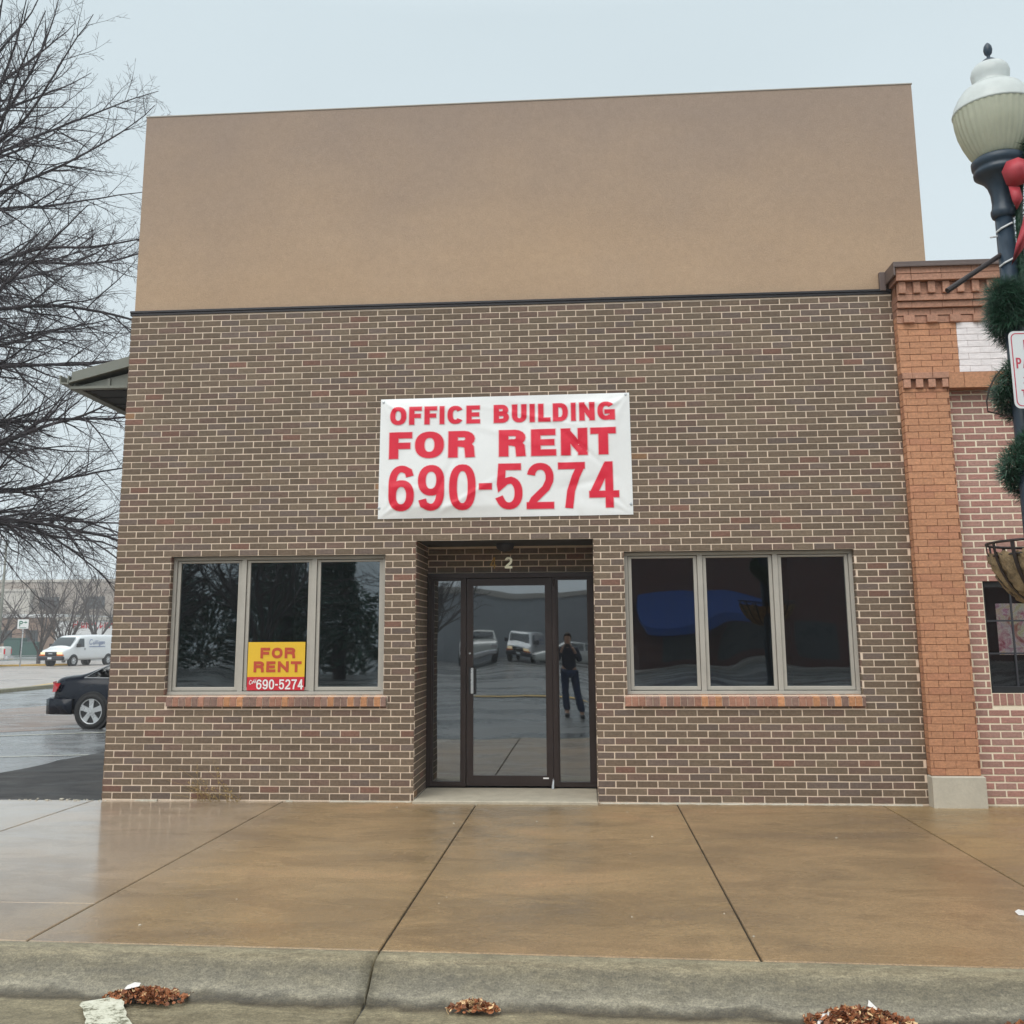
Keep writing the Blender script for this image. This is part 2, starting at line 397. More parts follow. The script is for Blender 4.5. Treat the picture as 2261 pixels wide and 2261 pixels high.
def plate(mb, y, u0, u1, v0, v1, holes=()):
    """mortar sheet with rectangular holes, facing -y"""
    us = sorted({u0, u1, *[h for a in holes for h in a[:2]]}); vs = sorted({v0, v1, *[h for a in holes for h in a[2:]]})
    us = [u for u in us if u0 <= u <= u1]; vs = [v for v in vs if v0 <= v <= v1]
    for i in range(len(us)-1):
        for j in range(len(vs)-1):
            cu, cv = (us[i]+us[i+1])/2, (vs[j]+vs[j+1])/2
            if any(h[0] < cu < h[1] and h[2] < cv < h[3] for h in holes): continue
            mb.add([(us[i], y, vs[j]), (us[i+1], y, vs[j]), (us[i+1], y, vs[j+1]), (us[i], y, vs[j+1])], [(0, 1, 2, 3)])

# ------------------------------------------------------------------ lettering (stroked glyphs)
def arc(cx, cy, rx, ry, a0, a1, n=14):
    return [(cx+rx*math.cos(math.radians(a0+(a1-a0)*i/n)), cy+ry*math.sin(math.radians(a0+(a1-a0)*i/n))) for i in range(n+1)]
def sarc(cx, cy, rx, ry, a0, a1, n=18, e=.8):
    o = []
    for i in range(n+1):
        a = math.radians(a0+(a1-a0)*i/n); c, s_ = math.cos(a), math.sin(a)
        o.append((cx+rx*math.copysign(abs(c)**e, c), cy+ry*math.copysign(abs(s_)**e, s_)))
    return o
BUT = 'b'
G = {
 'O': [(sarc(.5, .5, .5, .5, 0, 360, 32, .86), 'c')], '0': [(sarc(.5, .5, .5, .5, 0, 360, 32, .82), 'c')],
 'F': [([(0, 0), (0, 1)], 's'), ([(0, 1), (1, 1)], 's'), ([(0, .48), (.88, .48)], 's')],
 'E': [([(0, 0), (0, 1)], 's'), ([(0, 1), (.97, 1)], 's'), ([(0, .5), (.9, .5)], 's'), ([(0, 0), (1, 0)], 's')],
 'I': [([(.5, 0), (.5, 1)], 's')], 'L': [([(0, 1), (0, 0)], 's'), ([(0, 0), (1, 0)], 's')],
 'C': [(sarc(.5, .5, .5, .5, 35, 325, 26, .86), BUT)],
 'B': [([(0, 0), (0, 1)], 's'), ([(0, 1), (.6, 1)]+arc(.6, .765, .33, .235, 90, -90, 8)+[(0, .53)], BUT), ([(0, .5), (.62, .5)]+arc(.62, .25, .38, .25, 90, -90, 8)+[(0, 0)], BUT)],
 'U': [([(0, 1), (0, .36)]+sarc(.5, .36, .5, .36, 180, 360, 14, .9)+[(1, 1)], 's')],
 'D': [([(0, 0), (0, 1)], 's'), ([(0, 1), (.45, 1)]+sarc(.45, .5, .55, .5, 90, -90, 16, .85)+[(0, 0)], BUT)],
 'N': [([(0, 0), (0, 1)], 's'), ([(1, 0), (1, 1)], 's'), ([(0, 1), (1, 0)], BUT)],
 'G': [(sarc(.5, .5, .5, .5, 40, 318, 26, .86), BUT), ([(.58, .44), (1, .44)], 's'), ([(1, .44), (1, 0)], 's')],
 'R': [([(0, 0), (0, 1)], 's'), ([(0, 1), (.62, 1)]+arc(.62, .765, .36, .235, 90, -90, 8)+[(0, .53)], BUT), ([(.62, .5), (.82, .46), (.93, .34), (.97, 0)], 's')],
 'T': [([(0, 1), (1, 1)], 's'), ([(.5, 1), (.5, 0)], 's')],
 'P': [([(0, 0), (0, 1)], 's'), ([(0, 1), (.6, 1)]+arc(.6, .745, .4, .255, 90, -90, 8)+[(0, .49)], BUT)],
 'A': [([(-.06, -.06), (.46, 1)], BUT), ([(1.06, -.06), (.54, 1)], BUT), ([(.2, .3), (.8, .3)], BUT), ([(.38, 1), (.62, 1)], BUT)],
 'K': [([(0, 0), (0, 1)], 's'), ([(0, .35), (1, 1.02)], BUT), ([(.35, .6), (1.02, -.04)], BUT)],
 'M': [([(0, 0), (0, 1)], 's'), ([(1, 0), (1, 1)], 's'), ([(0, 1), (.5, .1)], BUT), ([(1, 1), (.5, .1)], BUT)],
 '-': [([(0, .5), (1, .5)], 's')],
 '6': [([(.97, .80), (.88, .93)]+sarc(.5, .62, .5, .38, 70, 180, 12, .9)+[(0, .31)], BUT), (sarc(.5, .31, .5, .31, 180, 360+180, 30, .9), 'c')],
 '9': None,
 '5': [([(.93, 1), (.14, 1), (.06, .50), (.16, .56), (.32, .63)]+sarc(.5, .33, .5, .33, 80, -150, 18, .9), 's')],
 '2': [(sarc(.5, .72, .47, .28, 170, -20, 14, .9)+[(.78, .44), (.2, .16), (.02, -.02)], BUT), ([(0, 0), (.98, 0)], 's')],
 '7': [([(0, 1), (1, 1)], 's'), ([(1.0, 1), (.72, .72), (.46, .36), (.34, -.08)], BUT)],
 '4': [([(.74, 1), (.74, 0)], 's'), ([(0, .26), (1, .26)], 's'), ([(.70, 1.03), (0.0, .26)], BUT)],
 'c': [(sarc(.5, .3, .5, .3, 35, 325, 14), BUT)], 'u': [([(0, .6), (0, .2)]+sarc(.5, .2, .5, .2, 180, 360, 8)+[(1, .6), (1, 0)], BUT)],
 'l': [([(.5, 0), (.5, 1)], BUT)], 'i': [([(.5, 0), (.5, .58)], BUT), ([(.5, .75), (.5, .86)], BUT)],
 'a': [(sarc(.5, .3, .5, .3, 0, 360, 14), 'c'), ([(1, .6), (1, 0)], BUT)],
 'g': [(sarc(.5, .3, .5, .3, 0, 360, 14), 'c'), ([(1, .6), (1, -.3), (.2, -.35)], BUT)],
 'n': [([(0, 0), (0, .6)], BUT), ([(0, .4)]+sarc(.5, .35, .5, .25, 180, 0, 8)+[(1, 0)], BUT)],
}
G['9'] = [([(1-x, 1-y) for x, y in st], kd) for st, kd in G['6']]
def ribbon(mb, pts, w, kind, P, lift, seg=.05):
    """2-D polyline -> ribbon with mitres; P(x,y,lift) maps to the world"""
    pts = [Vector(p) for p in pts]; closed = kind == 'c'
    pts = [p for i, p in enumerate(pts) if i == 0 or (p-pts[i-1]).length > 1e-4]
    if closed: pts = pts[:-1]
    if kind == 's':
        pts[0] = pts[0]-(pts[1]-pts[0]).normalized()*w/2*.999; pts[-1] = pts[-1]+(pts[-1]-pts[-2]).normalized()*w/2*.999
    # subdivide so the ribbon can follow a creased cloth
    q = []
    n = len(pts); rng = range(n if closed else n-1)
    for i in rng:
        a, b = pts[i], pts[(i+1) % n]; k = max(1, int((b-a).length/seg))
        q += [a.lerp(b, j/k) for j in range(k)]
    if not closed: q.append(pts[-1])
    n = len(q); L = []; R_ = []
    for i in range(n):
        a = q[(i-1) % n] if (closed or i > 0) else None; b = q[(i+1) % n] if (closed or i < n-1) else None
        p = q[i]
        d1 = (p-a).normalized() if a is not None else (b-p).normalized(); d2 = (b-p).normalized() if b is not None else d1
        n1 = Vector((-d1.y, d1.x)); n2 = Vector((-d2.y, d2.x)); mt = (n1+n2)
        mt = mt.normalized() if mt.length > 1e-5 else n1
        sc = min(1/max(mt.dot(n1), .3), 1.9)
        L.append(p+mt*w/2*sc); R_.append(p-mt*w/2*sc)
    mid = 3; vs = []; fs = []
    for i in range(n):
        for j in range(mid+1):
            t = L[i].lerp(R_[i], j/mid); vs.append(P(t.x, t.y, lift))
    for i in range(n if closed else n-1):
        for j in range(mid):
            a = i*(mid+1)+j; b = ((i+1) % n)*(mid+1)+j; fs.append((a, a+1, b+1, b))
    mb.add(vs, fs)
_lift = [0]
def glyph(mb, ch, x0, x1, y0, y1, w, P, lift=.0, grow=0., slant=0., sx=1., seg=.05):
    if sx != 1.: x0, x1 = x0/sx, x1/sx; P0 = P; P = lambda x, y, l: P0(x*sx, y, l)
    for st, kind in G[ch]:
        _lift[0] = (_lift[0]+1) % 7
        q = [(x0+w/2+x*(x1-x0-w)+slant*(y)*(y1-y0), y0+w/2+y*(y1-y0-w)) for x, y in st]
        ribbon(mb, q, w+2*grow, kind, P, lift+_lift[0]*.00012, seg)
def word(mb, s_, x0, x1, y0, y1, w, P, lift=0, gap=.28, narrow='I-', slant=0.):
    """fit a word between x0 and x1"""
    ws = [(.35 if c in 'Iil' else .5 if c == '-' else .55 if c == ' ' else 1.) for c in s_]
    tot = sum(ws)+gap*(len(s_)-1); u = (x1-x0)/tot; x = x0
    for c, k in zip(s_, ws):
        if c != ' ':
            xx0, xx1 = x, x+k*u
            if c in 'Iil': mid = (xx0+xx1)/2; xx0, xx1 = mid-w, mid+w
            if c == '-': glyph(mb, c, xx0, xx1, y0+(y1-y0)*.36, y0+(y1-y0)*.56, w, P, lift, 0, slant)
            else: glyph(mb, c, xx0, xx1, y0, y1, w, P, lift, 0, slant)
        x += (k+gap)*u

# ================================================================== GROUND
def gz(x, y):
    if y <= 0: return -.16
    a = -.02-.10*min(1, y/6)-.0015*max(0, min(y, 60)-6)
    if y > 76: a += .30*min(1, (y-76)/12)
    return a
def sheet(name, mat, xs, ys, lift=0., kind='structure'):
    mb = MB(); nx, ny = len(xs), len(ys)
    mb.add([(x, y, gz(x, y)+lift) for y in ys for x in xs], [(j*nx+i, j*nx+i+1, (j+1)*nx+i+1, (j+1)*nx+i) for j in range(ny-1) for i in range(nx-1)])
    return tag(mb.build(name, mat), kind=kind)
def polysheet(name, mat, pts, lift, zoff=None):
    mb = MB(); mb.add([(x, y, (gz(x, y) if zoff is None else zoff)+lift) for x, y in pts], [tuple(range(len(pts)))])
    return tag(mb.build(name, mat), kind='structure')
xs = [-250, -150, -100, -75, -55, -40, -30, -20, -12, -6, 0, 6, 12, 20, 40, 80, 150, 250]
ys = [-250, -150, -90, -60, -40, -25, -15, -8, -5, 0, .001, 2, 4, 6, 10, 15, 25, 40, 60, 76, 80, 84, 88, 100, 150, 250]
sheet('ground', M['asphalt'], xs, ys)
rnd = random.Random(77); _l = [(-2.5+.03*math.sin(t*1.3)+rnd.uniform(-.05, .05), .03+t*.5) for t in range(60)]
_mb = MB(); _mb.add([(x, y, gz(x, y)+.008) for x, y in _l]+[(0, y, gz(0, y)+.008) for x, y in _l], [(i, 60+i, 61+i, i+1) for i in range(59)]); tag(_mb.build('driveway', M['asphalt_new']), kind='structure')
sheet('parking_lot', M['lot_grey'], [-14.4, -10, -6, -2.2], [.03, 2, 4, 6, 10, 15, 22, 32], .004)
polysheet('reddish_paving', M['lot_red'], [(-11.5, 6.8), (-7.5, 7.61), (-6.14, 8.66), (-4.58, 9.7), (-2.5, 11.4), (-2.5, 17.8), (-6.9, 19.5), (-9.31, 16.56), (-9.83, 14.95), (-13.2, 12.4)], .008)
polysheet('parking_line', M['white_line'], [(-7.2, 7.15), (-2.5, 9.35), (-2.5, 9.45), (-7.25, 7.24)], .012)
polysheet('parking_line', M['white_line'], [(-5.2, 4.0), (-2.5, 4.75), (-2.5, 4.81), (-5.2, 4.06)], .012)
polysheet('road', M['pave_far'], [(-44, 14), (-14.9, 20), (-14.9, 75), (-44, 75)], .006)
polysheet('verge', M['grass'], [(-90, 78), (-20, 78), (-20, 100), (-90, 100)], .010)
polysheet('centre_line', M['yellow_line'], [(-15.85, 26.2), (-15.65, 26.2), (-17.1, 33), (-17.3, 33)], .012)
mb = MB()   # low kerb along the lot edge and the yellow island kerb
mb.box(-14.75, -14.5, 12, 45, -.3, -.02); tag(mb.build('lot_kerb', M['curb'], bevel=.02), kind='structure')
mb = MB(); T = Matrix.Translation((-33.2, 57.4, 0)) @ Matrix.Rotation(math.radians(38), 4, 'Z')
mb.box(-3.2, 3.4, -.15, .15, -.3, -.06, lambda p: T @ Vector(p)); tag(mb.build('yellow_kerb', M['yellow_line'], bevel=.02), kind='structure')

# sidewalk slabs
def kerb_y(x): return -4.83-.033*(x-4.5)
mb = MB(); rnd = random.Random(3)
jx = [-31.28+1.95*k for k in range(27)]
for i in range(len(jx)-1):
    a, b = jx[i]+.006, jx[i+1]-.006
    cuts = [0.0]
    if b < 2: cuts += [-3.955]
    cuts += [None]
    for j in range(len(cuts)-1):
        ytop = cuts[j]-(.005 if j else .0)
        k = rnd.uniform(.93, 1.06); mb.tone = (k, k*rnd.uniform(.98, 1.02), k*rnd.uniform(.95, 1.05))
        yb = [(kerb_y(a)+.005), (kerb_y(b)+.005)] if cuts[j+1] is None else [cuts[j+1]+.003]*2
        c = .006; z = 0.0
        outer = [(a, yb[0]), (b, yb[1]), (b, ytop), (a, ytop)]; inner = [(a+c, yb[0]+c), (b-c, yb[1]+c), (b-c, ytop-(c if j else 0)), (a+c, ytop-(c if j else 0))]
        mb.add([(x, y, -.12) for x, y in outer]+[(x, y, z-.005) for x, y in outer]+[(x, y, z) for x, y in inner],
               [(8, 9, 10, 11)]+[(q, (q+1) % 4, 4+(q+1) % 4, 4+q) for q in range(4)]+[(4+q, 4+(q+1) % 4, 8+(q+1) % 4, 8+q) for q in range(4)])
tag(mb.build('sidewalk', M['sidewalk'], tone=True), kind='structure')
mb = MB(); mb.box(-31.5, 21.6, -5.4, .0, -.16, -.014); mb.v = [(x, (kerb_y(x) if y < -1 else y), z) for x, y, z in mb.v]
tag(mb.build('joint_filler', M['soil']), kind='structure')
# curb and gutter, a rolled profile with joints
prof = [(0, -.16), (0, -.004), (-.02, .001), (-.09, .0), (-.15, -.006), (-.185, -.016), (-.23, -.046), (-.29, -.088), (-.345, -.116), (-.375, -.136), (-.41, -.145), (-.62, -.138), (-.85, -.128), (-1.0, -.122), (-1.0, -.18)]
mb = MB(); rnd = random.Random(5)
joints = [-32+6.1*k-.18 for k in range(0)]+[-32.8, -26.7, -20.6, -14.5, -8.4, -2.3, 3.82, 9.95, 16.1, 22.2]
for i in range(len(joints)-1):
    a, b = joints[i]+.008, joints[i+1]-.008; nseg = 60; base = len(mb.v)
    vs = []; fs = []; n = len(prof)
    for s_ in range(nseg+1):
        x = a+(b-a)*s_/nseg
        for j, (o, z) in enumerate(prof):
            w = .0 if z <= -.15 or j < 2 else rnd.uniform(-.0025, .0025)
            vs.append((x+o*(.12 if False else .0), kerb_y(x)+o+w*.6, z+w*.6))
    for s_ in range(nseg):
        for j in range(n-1): fs.append((s_*n+j, s_*n+j+1, (s_+1)*n+j+1, (s_+1)*n+j))
    fs += [tuple(range(n))[::-1], tuple(nseg*n+k for k in range(n))]
    mb.add(vs, fs)
tag(mb.build('curb', M['curb'], smooth=True), kind='structure')
mb = MB(); mb.add([(-33, kerb_y(-33)-.995, -.124), (22, kerb_y(22)-.995, -.124), (22, -34, -.10), (-33, -34, -.10)], [(0, 3, 2, 1)])
tag(mb.build('street', M['asphalt']), kind='structure')
polysheet('road_marking', M['yellow_line'], [(2.0, -16.9), (4.7, -16.8), (4.9, -16.3), (1.6, -16.4)], .012, -.10)
# worn painted stall line at the gutter, ragged outline
rnd = random.Random(11); p0, p1 = Vector((2.535, -5.26)), Vector((3.05, -6.1)); d = (p1-p0).normalized(); nn = Vector((-d.y, d.x)); w = .093
left = [p0+d*t*.05+nn*(w+rnd.uniform(-.012, .012)) for t in range(21)]; right = [p0+d*t*.05-nn*(w+rnd.uniform(-.012, .012)) for t in range(21)]
mb = MB()
for t in range(20): mb.add([(q.x, q.y, -.113) for q in (left[t], left[t+1], right[t+1], right[t])], [(3, 2, 1, 0)])
def wl(N):
    n = N.noise(N.coords((1, 1, 1), 'World'), 22, 6, .75)
    return {'Base Color': N.ramp(n, [(.42, (.17, .165, .11, 1)), (.5, (.58, .57, .45, 1)), (.7, (.72, .71, .6, 1))]), 'Roughness': .7}
tag(mb.build('stall_line', principled('flaking_white_paint', wl)), kind='structure')

# ================================================================== OFFICE BUILDING
B = empty('office_building', (4.08, 0, 0), 0, 'single storey brown brick office building with a plain tan stucco upper wall', 'building')
def ch(mb, name, mats, par=B, **k):
    o = mb.build(name, mats, par, **k); o.matrix_parent_inverse = Matrix.Identity(4)
    r = par
    off = Vector((0, 0, 0))
    while r is not None: off += r.location; r = r.parent
    for v in o.data.vertices: v.co -= off
    return o
W1 = (.595, 2.868, 1.03, 2.4505); W2 = (5.318, 7.602, 1.03, 2.4505); RC = (3.19, 5.007, 0, 2.586)
HOLES = [W1, W2, RC]; X1 = 8.155; ZT = 5.10
S1 = (.63, 2.905, .925, 1.03); S2 = (5.29, 7.62, .925, 1.03)
mb = MB(); mb.m = 0
brick_face(mb, front(0), 0, X1, .012, 5.085, HOLES+[S1, S2], seed=2, phase=.0)
for q in (S1, S2): brick_face(mb, front(0), q[0]-.0, q[1], .8965, .9265, (), seed=5, H=.030, phase=.07)
# left flank
brick_face(mb, lambda u, v, d: (.0055-d, u, v), 0.0, 9., .012, 5.085, (), seed=4, phase=.1)
# reveals of recess
brick_face(mb, lambda u, v, d: (3.19-.0055+d, u, v), .0, .8, .03, 2.588, (), seed=6, phase=.1)
brick_face(mb, lambda u, v, d: (5.007+.0055-d, u, v), .0, .8, .03, 2.588, (), seed=7, phase=.1)
brick_face(mb, front(.8), 3.19, 5.007, 2.30, 2.588, (), seed=8)
# window jambs
for wx0, wx1, z0, z1 in (W1, W2):
    brick_face(mb, lambda u, v, d: (wx0-.0055+d, u, v), .0, .10, z0, z1, (), seed=9, L=.21, phase=.0)
    brick_face(mb, lambda u, v, d: (wx1+.0055-d, u, v), .0, .10, z0, z1, (), seed=10, L=.21, phase=.0)
mb.m = 1; mb.tone = (1, 1, 1)
plate(mb, .0055, .0055, X1, 0, ZT, HOLES)
mb.add([(.0055, .0055, 0), (.0055, 9, 0), (.0055, 9, ZT), (.0055, .0055, ZT)], [(0, 3, 2, 1)])
for x, s_ in ((3.1845, 1), (5.0125, -1)): mb.add([(x, .0055, 0), (x, .8, 0), (x, .8, 2.594), (x, .0055, 2.594)], [(0, 1, 2, 3)])
plate(mb, .8055, 3.181, 5.016, 2.296, 2.594)
mb.m = 2; mb.add([(3.181, .009, 2.590), (5.016, .009, 2.590), (5.016, .81, 2.590), (3.181, .81, 2.590)], [(0, 1, 2, 3)]); mb.m = 1  # recess ceiling darkened, its shade painted in
for a, b, z0, z1 in (W1, W2):
    mb.add([(a-.0055, .0055, z0), (a-.0055, .2, z0), (a-.0055, .2, z1), (a-.0055, .0055, z1)], [(0, 1, 2, 3)])
    mb.add([(b+.0055, .0055, z0), (b+.0055, .2, z0), (b+.0055, .2, z1), (b+.0055, .0055, z1)], [(3, 2, 1, 0)])
    mb.m = 2; mb.add([(a, .0055, z1), (b, .0055, z1), (b, .2, z1), (a, .2, z1)], [(0, 1, 2, 3)]); mb.m = 1  # shade under the window head painted in with the dark material
    mb.add([(a, .009, z0-.002), (b, .009, z0-.002), (b, .2, z0-.002), (a, .2, z0-.002)], [(0, 3, 2, 1)])
ch(mb, 'brick_wall', [M['brick'], M['mortar'], M['eave_and_shade']], tone=True)
mb = MB(); mb.box(.02, 8.54, .028, 9, 5.08, 7.47); ch(mb, 'stucco_wall', M['stucco'])
mb = MB(); mb.box(.01, 8.55, .020, 9.02, 7.47, 7.485); ch(mb, 'coping', M['frame_tan'], bevel=.004)  # coping made pale to carry a bright halo along the wall top
mb = MB(); mb.box(-.012, 8.15, -.010, .027, 5.098, 5.125); mb.box(-.012, 8.15, -.022, .027, 5.125, 5.150); mb.box(-.011, -.0, .027, 9, 5.10, 5.15)
ch(mb, 'flashing', M['flash'], bevel=.003)
# sills : brick on edge
rnd = random.Random(12)
for (a, b, z0, z1) in (S1, S2):
    mb = MB(); x = a
    while x < b-.02:
        w = min(.0675+rnd.uniform(-.002, .002), b-x)
        r = rnd.random(); c = (.42, .20, .10) if r < .3 else (.30, .15, .105) if r < .6 else (.21, .13, .105)
        k = rnd.uniform(.85, 1.15)*1.25; mb.tone = tuple(v*k for v in c); g = .003
        y0 = -.036+rnd.uniform(-.002, .002)
        vs = [(x+g, y0, z0), (x+w-g, y0, z0), (x+w-g, y0, z1-.022), (x+g, y0, z1-.022), (x+g, .075, z0), (x+w-g, .075, z0), (x+w-g, .075, z1+.004), (x+g, .075, z1+.004)]
        mb.add(vs, [(0, 1, 2, 3), (3, 2, 6, 7), (0, 4, 5, 1), (0, 3, 7, 4), (1, 5, 6, 2)]); x += w
    mb.m = 1; mb.tone = (.30*1.5, .22*1.5, .16*1.5); mb.box(a+.003, b-.003, -.030, .07, z0+.003, z1-.03)
    ch(mb, 'sill', [M['brick'], M['mortar']], tone=True)
# windows
def window(a, b, z0, z1, y, n):
    W = MB()
    j = .036
    W.cbox(a, b, y, y+.07, z1-.035, z1, .003); W.cbox(a, b, y-.012, y+.07, z0, z0+.034, .003)
    W.cbox(a, a+j, y, y+.07, z0+.034, z1-.035, .003); W.cbox(b-j, b, y, y+.07, z0+.034, z1-.035, .003)
    wi = (b-a-2*j); mull = .050; pw = (wi-mull*(n-1))/n
    for k in range(1, n):
        xx = a+j+k*pw+(k-1)*mull; W.cbox(xx, xx+mull, y, y+.07, z0+.034, z1-.035, .003)
    w = ch(W, 'window', M['frame_tan'])
    for k in range(n):
        x0 = a+j+k*(pw+mull)+.005; x1 = x0+pw-.010; s = .033; S = MB(); zz0, zz1 = z0+.039, z1-.040
        S.cbox(x0, x0+s, y+.020, y+.055, zz0, zz1, .005); S.cbox(x1-s, x1, y+.020, y+.055, zz0, zz1, .005)
        S.cbox(x0+s, x1-s, y+.020, y+.055, zz0, zz0+s+.006, .005); S.cbox(x0+s, x1-s, y+.020, y+.055, zz1-s*.7, zz1, .005)
        ch(S, 'sash', M['frame_tan'], w)
        P_ = MB(); P_.box(x0+s-.003, x1-s+.003, y+.040, y+.046, zz0+s, zz1-s*.7+.003); ch(P_, 'pane', M['glass_window'], w)
    return w
window(W1[0]+.002, W1[1]-.002, 1.033, 2.449, .075, 3)
window(W2[0]+.002, W2[1]-.002, 1.033, 2.449, .075, 3)
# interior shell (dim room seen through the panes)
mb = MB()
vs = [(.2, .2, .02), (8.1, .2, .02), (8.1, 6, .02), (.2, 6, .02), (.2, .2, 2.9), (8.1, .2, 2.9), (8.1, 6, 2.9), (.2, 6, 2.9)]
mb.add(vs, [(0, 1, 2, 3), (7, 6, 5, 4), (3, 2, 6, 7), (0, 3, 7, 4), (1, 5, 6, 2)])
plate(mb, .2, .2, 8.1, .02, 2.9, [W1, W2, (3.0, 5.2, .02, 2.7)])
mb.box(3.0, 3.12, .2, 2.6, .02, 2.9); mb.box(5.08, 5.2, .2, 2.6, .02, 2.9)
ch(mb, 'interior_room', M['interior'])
# entrance : frame, door, side lights
F = MB(); y = .76; z1 = 2.296; zb = .045
F.cbox(3.192, 5.005, y, y+.045*2, z1-.055, z1, .003)
F.cbox(3.192, 3.245, y, y+.09, zb, z1-.055, .003); F.cbox(4.952, 5.005, y, y+.09, zb, z1-.055, .003)
F.cbox(3.572, 3.618, y, y+.09, zb, z1-.055, .003); F.cbox(4.555, 4.607, y, y+.09, zb, z1-.055, .003)
F.cbox(3.245, 3.572, y+.01, y+.08, zb, zb+.05, .003); F.cbox(4.607, 4.952, y+.01, y+.08, zb, zb+.05, .003)
F.cbox(3.245, 3.572, y+.01, y+.08, z1-.082, z1-.055, .003); F.cbox(4.607, 4.952, y+.01, y+.08, z1-.082, z1-.055, .003)
ch(F, 'door_frame', M['bronze'])
for a, b in ((3.245, 3.572), (4.607, 4.952)):
    S = MB(); S.cbox(a, a+.016, y+.02, y+.07, zb+.05, z1-.082, .002); S.cbox(b-.016, b, y+.02, y+.07, zb+.05, z1-.082, .002)
    sl = ch(S, 'side_light', M['bronze']); P_ = MB(); P_.box(a+.014, b-.014, y+.04, y+.047, zb+.048, z1-.080); ch(P_, 'pane', M['glass_door'], sl)
D = MB(); a, b = 3.622, 4.551; za, zc = .052, z1-.060
D.cbox(a, a+.072, y+.02, y+.066, za, zc, .003); D.cbox(b-.072, b, y+.02, y+.066, za, zc, .003)
D.cbox(a+.072, b-.072, y+.02, y+.066, za, za+.105, .003); D.cbox(a+.072, b-.072, y+.02, y+.066, zc-.078, zc, .003)
door = ch(D, 'door', M['bronze'])
P_ = MB(); P_.box(a+.069, b-.069, y+.04, y+.047, za+.102, zc-.075); ch(P_, 'glass', M['glass_door'], door)
H = MB(); H.m = 1; H.cbox(a+.028, a+.102, y+.002, y+.021, 1.00, 1.283, .003); H.m = 0; H.cbox(a+.052, a+.080, y-.028, y+.004, 1.005, 1.278, .005)
ch(H, 'door_handle', [M['silver'], M['black']], door)
H = MB(); T_ = lambda p: (a+.036+p[0], y+.012-p[2], 1.432+p[1]); H.lathe([(.013, -.01), (.013, .004), (.009, .007)], 12, T=T_); ch(H, 'lock', M['silver'], door)
H = MB(); H.box(4.44, 4.50, y+.0185, y+.0205, .125, .140); ch(H, 'sticker', M['white_ink'], door)
H = MB(); H.tube([(4.545, y-.02, .03), (4.545, y-.015, .06), (4.55, y+.0, .11), (4.55, y+.025, .12)], [.018, .016, .012, .011], 10); ch(H, 'door_stop', M['silver'], door)
H = MB(); H.tube([(4.575, y-.012, 2.19), (4.575, y-.012, 2.225)], .011, 8); H.tube([(4.575, y-.012, 2.19), (4.575, y-.012, 2.15)], .009, 8); ch(H, 'hinge', M['bronze'], door)
# house number on the brick over the door
def numP(u, v, l): return (u, .8-.004-l*8, v)
for chx, x0, x1, mt, ww in (('4', 3.88, 3.95, 'gold_dull', .014), ('2', 4.042, 4.128, 'gold', .026)):
    H = MB(); glyph(H, chx, x0, x1, 2.345, 2.47, ww, numP, .0005)
    o = ch(H, 'house_number', M[mt]); sm = o.modifiers.new('s', 'SOLIDIFY'); sm.thickness = .003
    if chx == '2': o['label'] = 'bright gold digit two'
    else: o['label'] = 'tarnished dark gold digit four'
# dome light on recess ceiling
H = MB(); H.lathe([(.0, -.085), (.05, -.078), (.085, -.055), (.10, -.02), (.10, 0)][::-1], 20, c=(4.07, .5, 2.589)); ch(H, 'ceiling_light', M['trim_grey'], smooth=True)
# threshold slab & worn mortar line at the wall foot
mb = MB(); mb.cbox(3.193, 5.004, -.10, .80, -.02, .030, .008); ch(mb, 'threshold', M['threshold'])
mb = MB(); rnd = random.Random(21)
for (a, b) in ((5.03, 8.12), (2.35, 3.17), (.35, .62), (1.9, 1.98)):
    x = a
    while x < b:
        q = (x, -rnd.uniform(.006, .035)*(1 if a > 5 else .8), rnd.uniform(.003, .012)); i = len(mb.v)
        mb.v += [(x, .004, -.004), (x, q[1], -.004), (x, q[1]*.7, q[2]), (x, .004, q[2]+.004)]
        if i: 
            for j in range(4): mb.f.append((i-4+j, i-4+(j+1) % 4, i+(j+1) % 4, i+j)); mb.t.append((1, 1, 1)); mb.mi.append(0)
        x += rnd.uniform(.02, .06)
    ch(mb, 'mortar_fillet', M['concrete_base']); mb = MB()
# eave of the side roof on the left flank
mb = MB()
def ext(mb, poly, y0, y1):
    n = len(poly); mb.add([(x, y0, z) for x, z in poly]+[(x, y1, z) for x, z in poly], [tuple(range(n)), tuple(range(n, 2*n))[::-1]]+[((i+1) % n, i, n+i, n+(i+1) % n) for i in range(n)])
sl = (4.69-4.52)/(.67)
ext(mb, [(-.70, 4.405), (-.004, 4.405+.70*sl), (-.004, 4.515+.70*sl), (-.70, 4.515)], .12, 7.5)
roof = ch(mb, 'side_roof', M['eave'], bevel=.004)
mb = MB(); ext(mb, [(-.71, 4.385), (-.004, 4.385+.71*sl), (-.004, 4.41+.71*sl), (-.71, 4.41)], .09, .13); ch(mb, 'rake_trim', M['eave'], roof)
mb = MB(); ext(mb, [(-.62, 4.352), (-.004, 4.352), (-.004, 4.36+.6*sl), (-.62, 4.372)], .17, .2); ext(mb, [(-.30, 4.352), (-.27, 4.352), (-.27, 4.44), (-.30, 4.435)], .15, .172); ch(mb, 'gable_panel', M['eave'], roof)
mb = MB(); mb.box(-.72, -.004, .13, .21, 4.325, 4.352); mb.box(-.72, -.62, .21, 7.5, 4.325, 4.40); ch(mb, 'soffit_trim', M['eave'], roof)
mb = MB(); mb.box(-.62, -.004, .21, 7.5, 4.352, 4.37)
for k in range(20): mb.box(-.62, -.004, .3+k*.35, .33+k*.35, 4.335, 4.352)
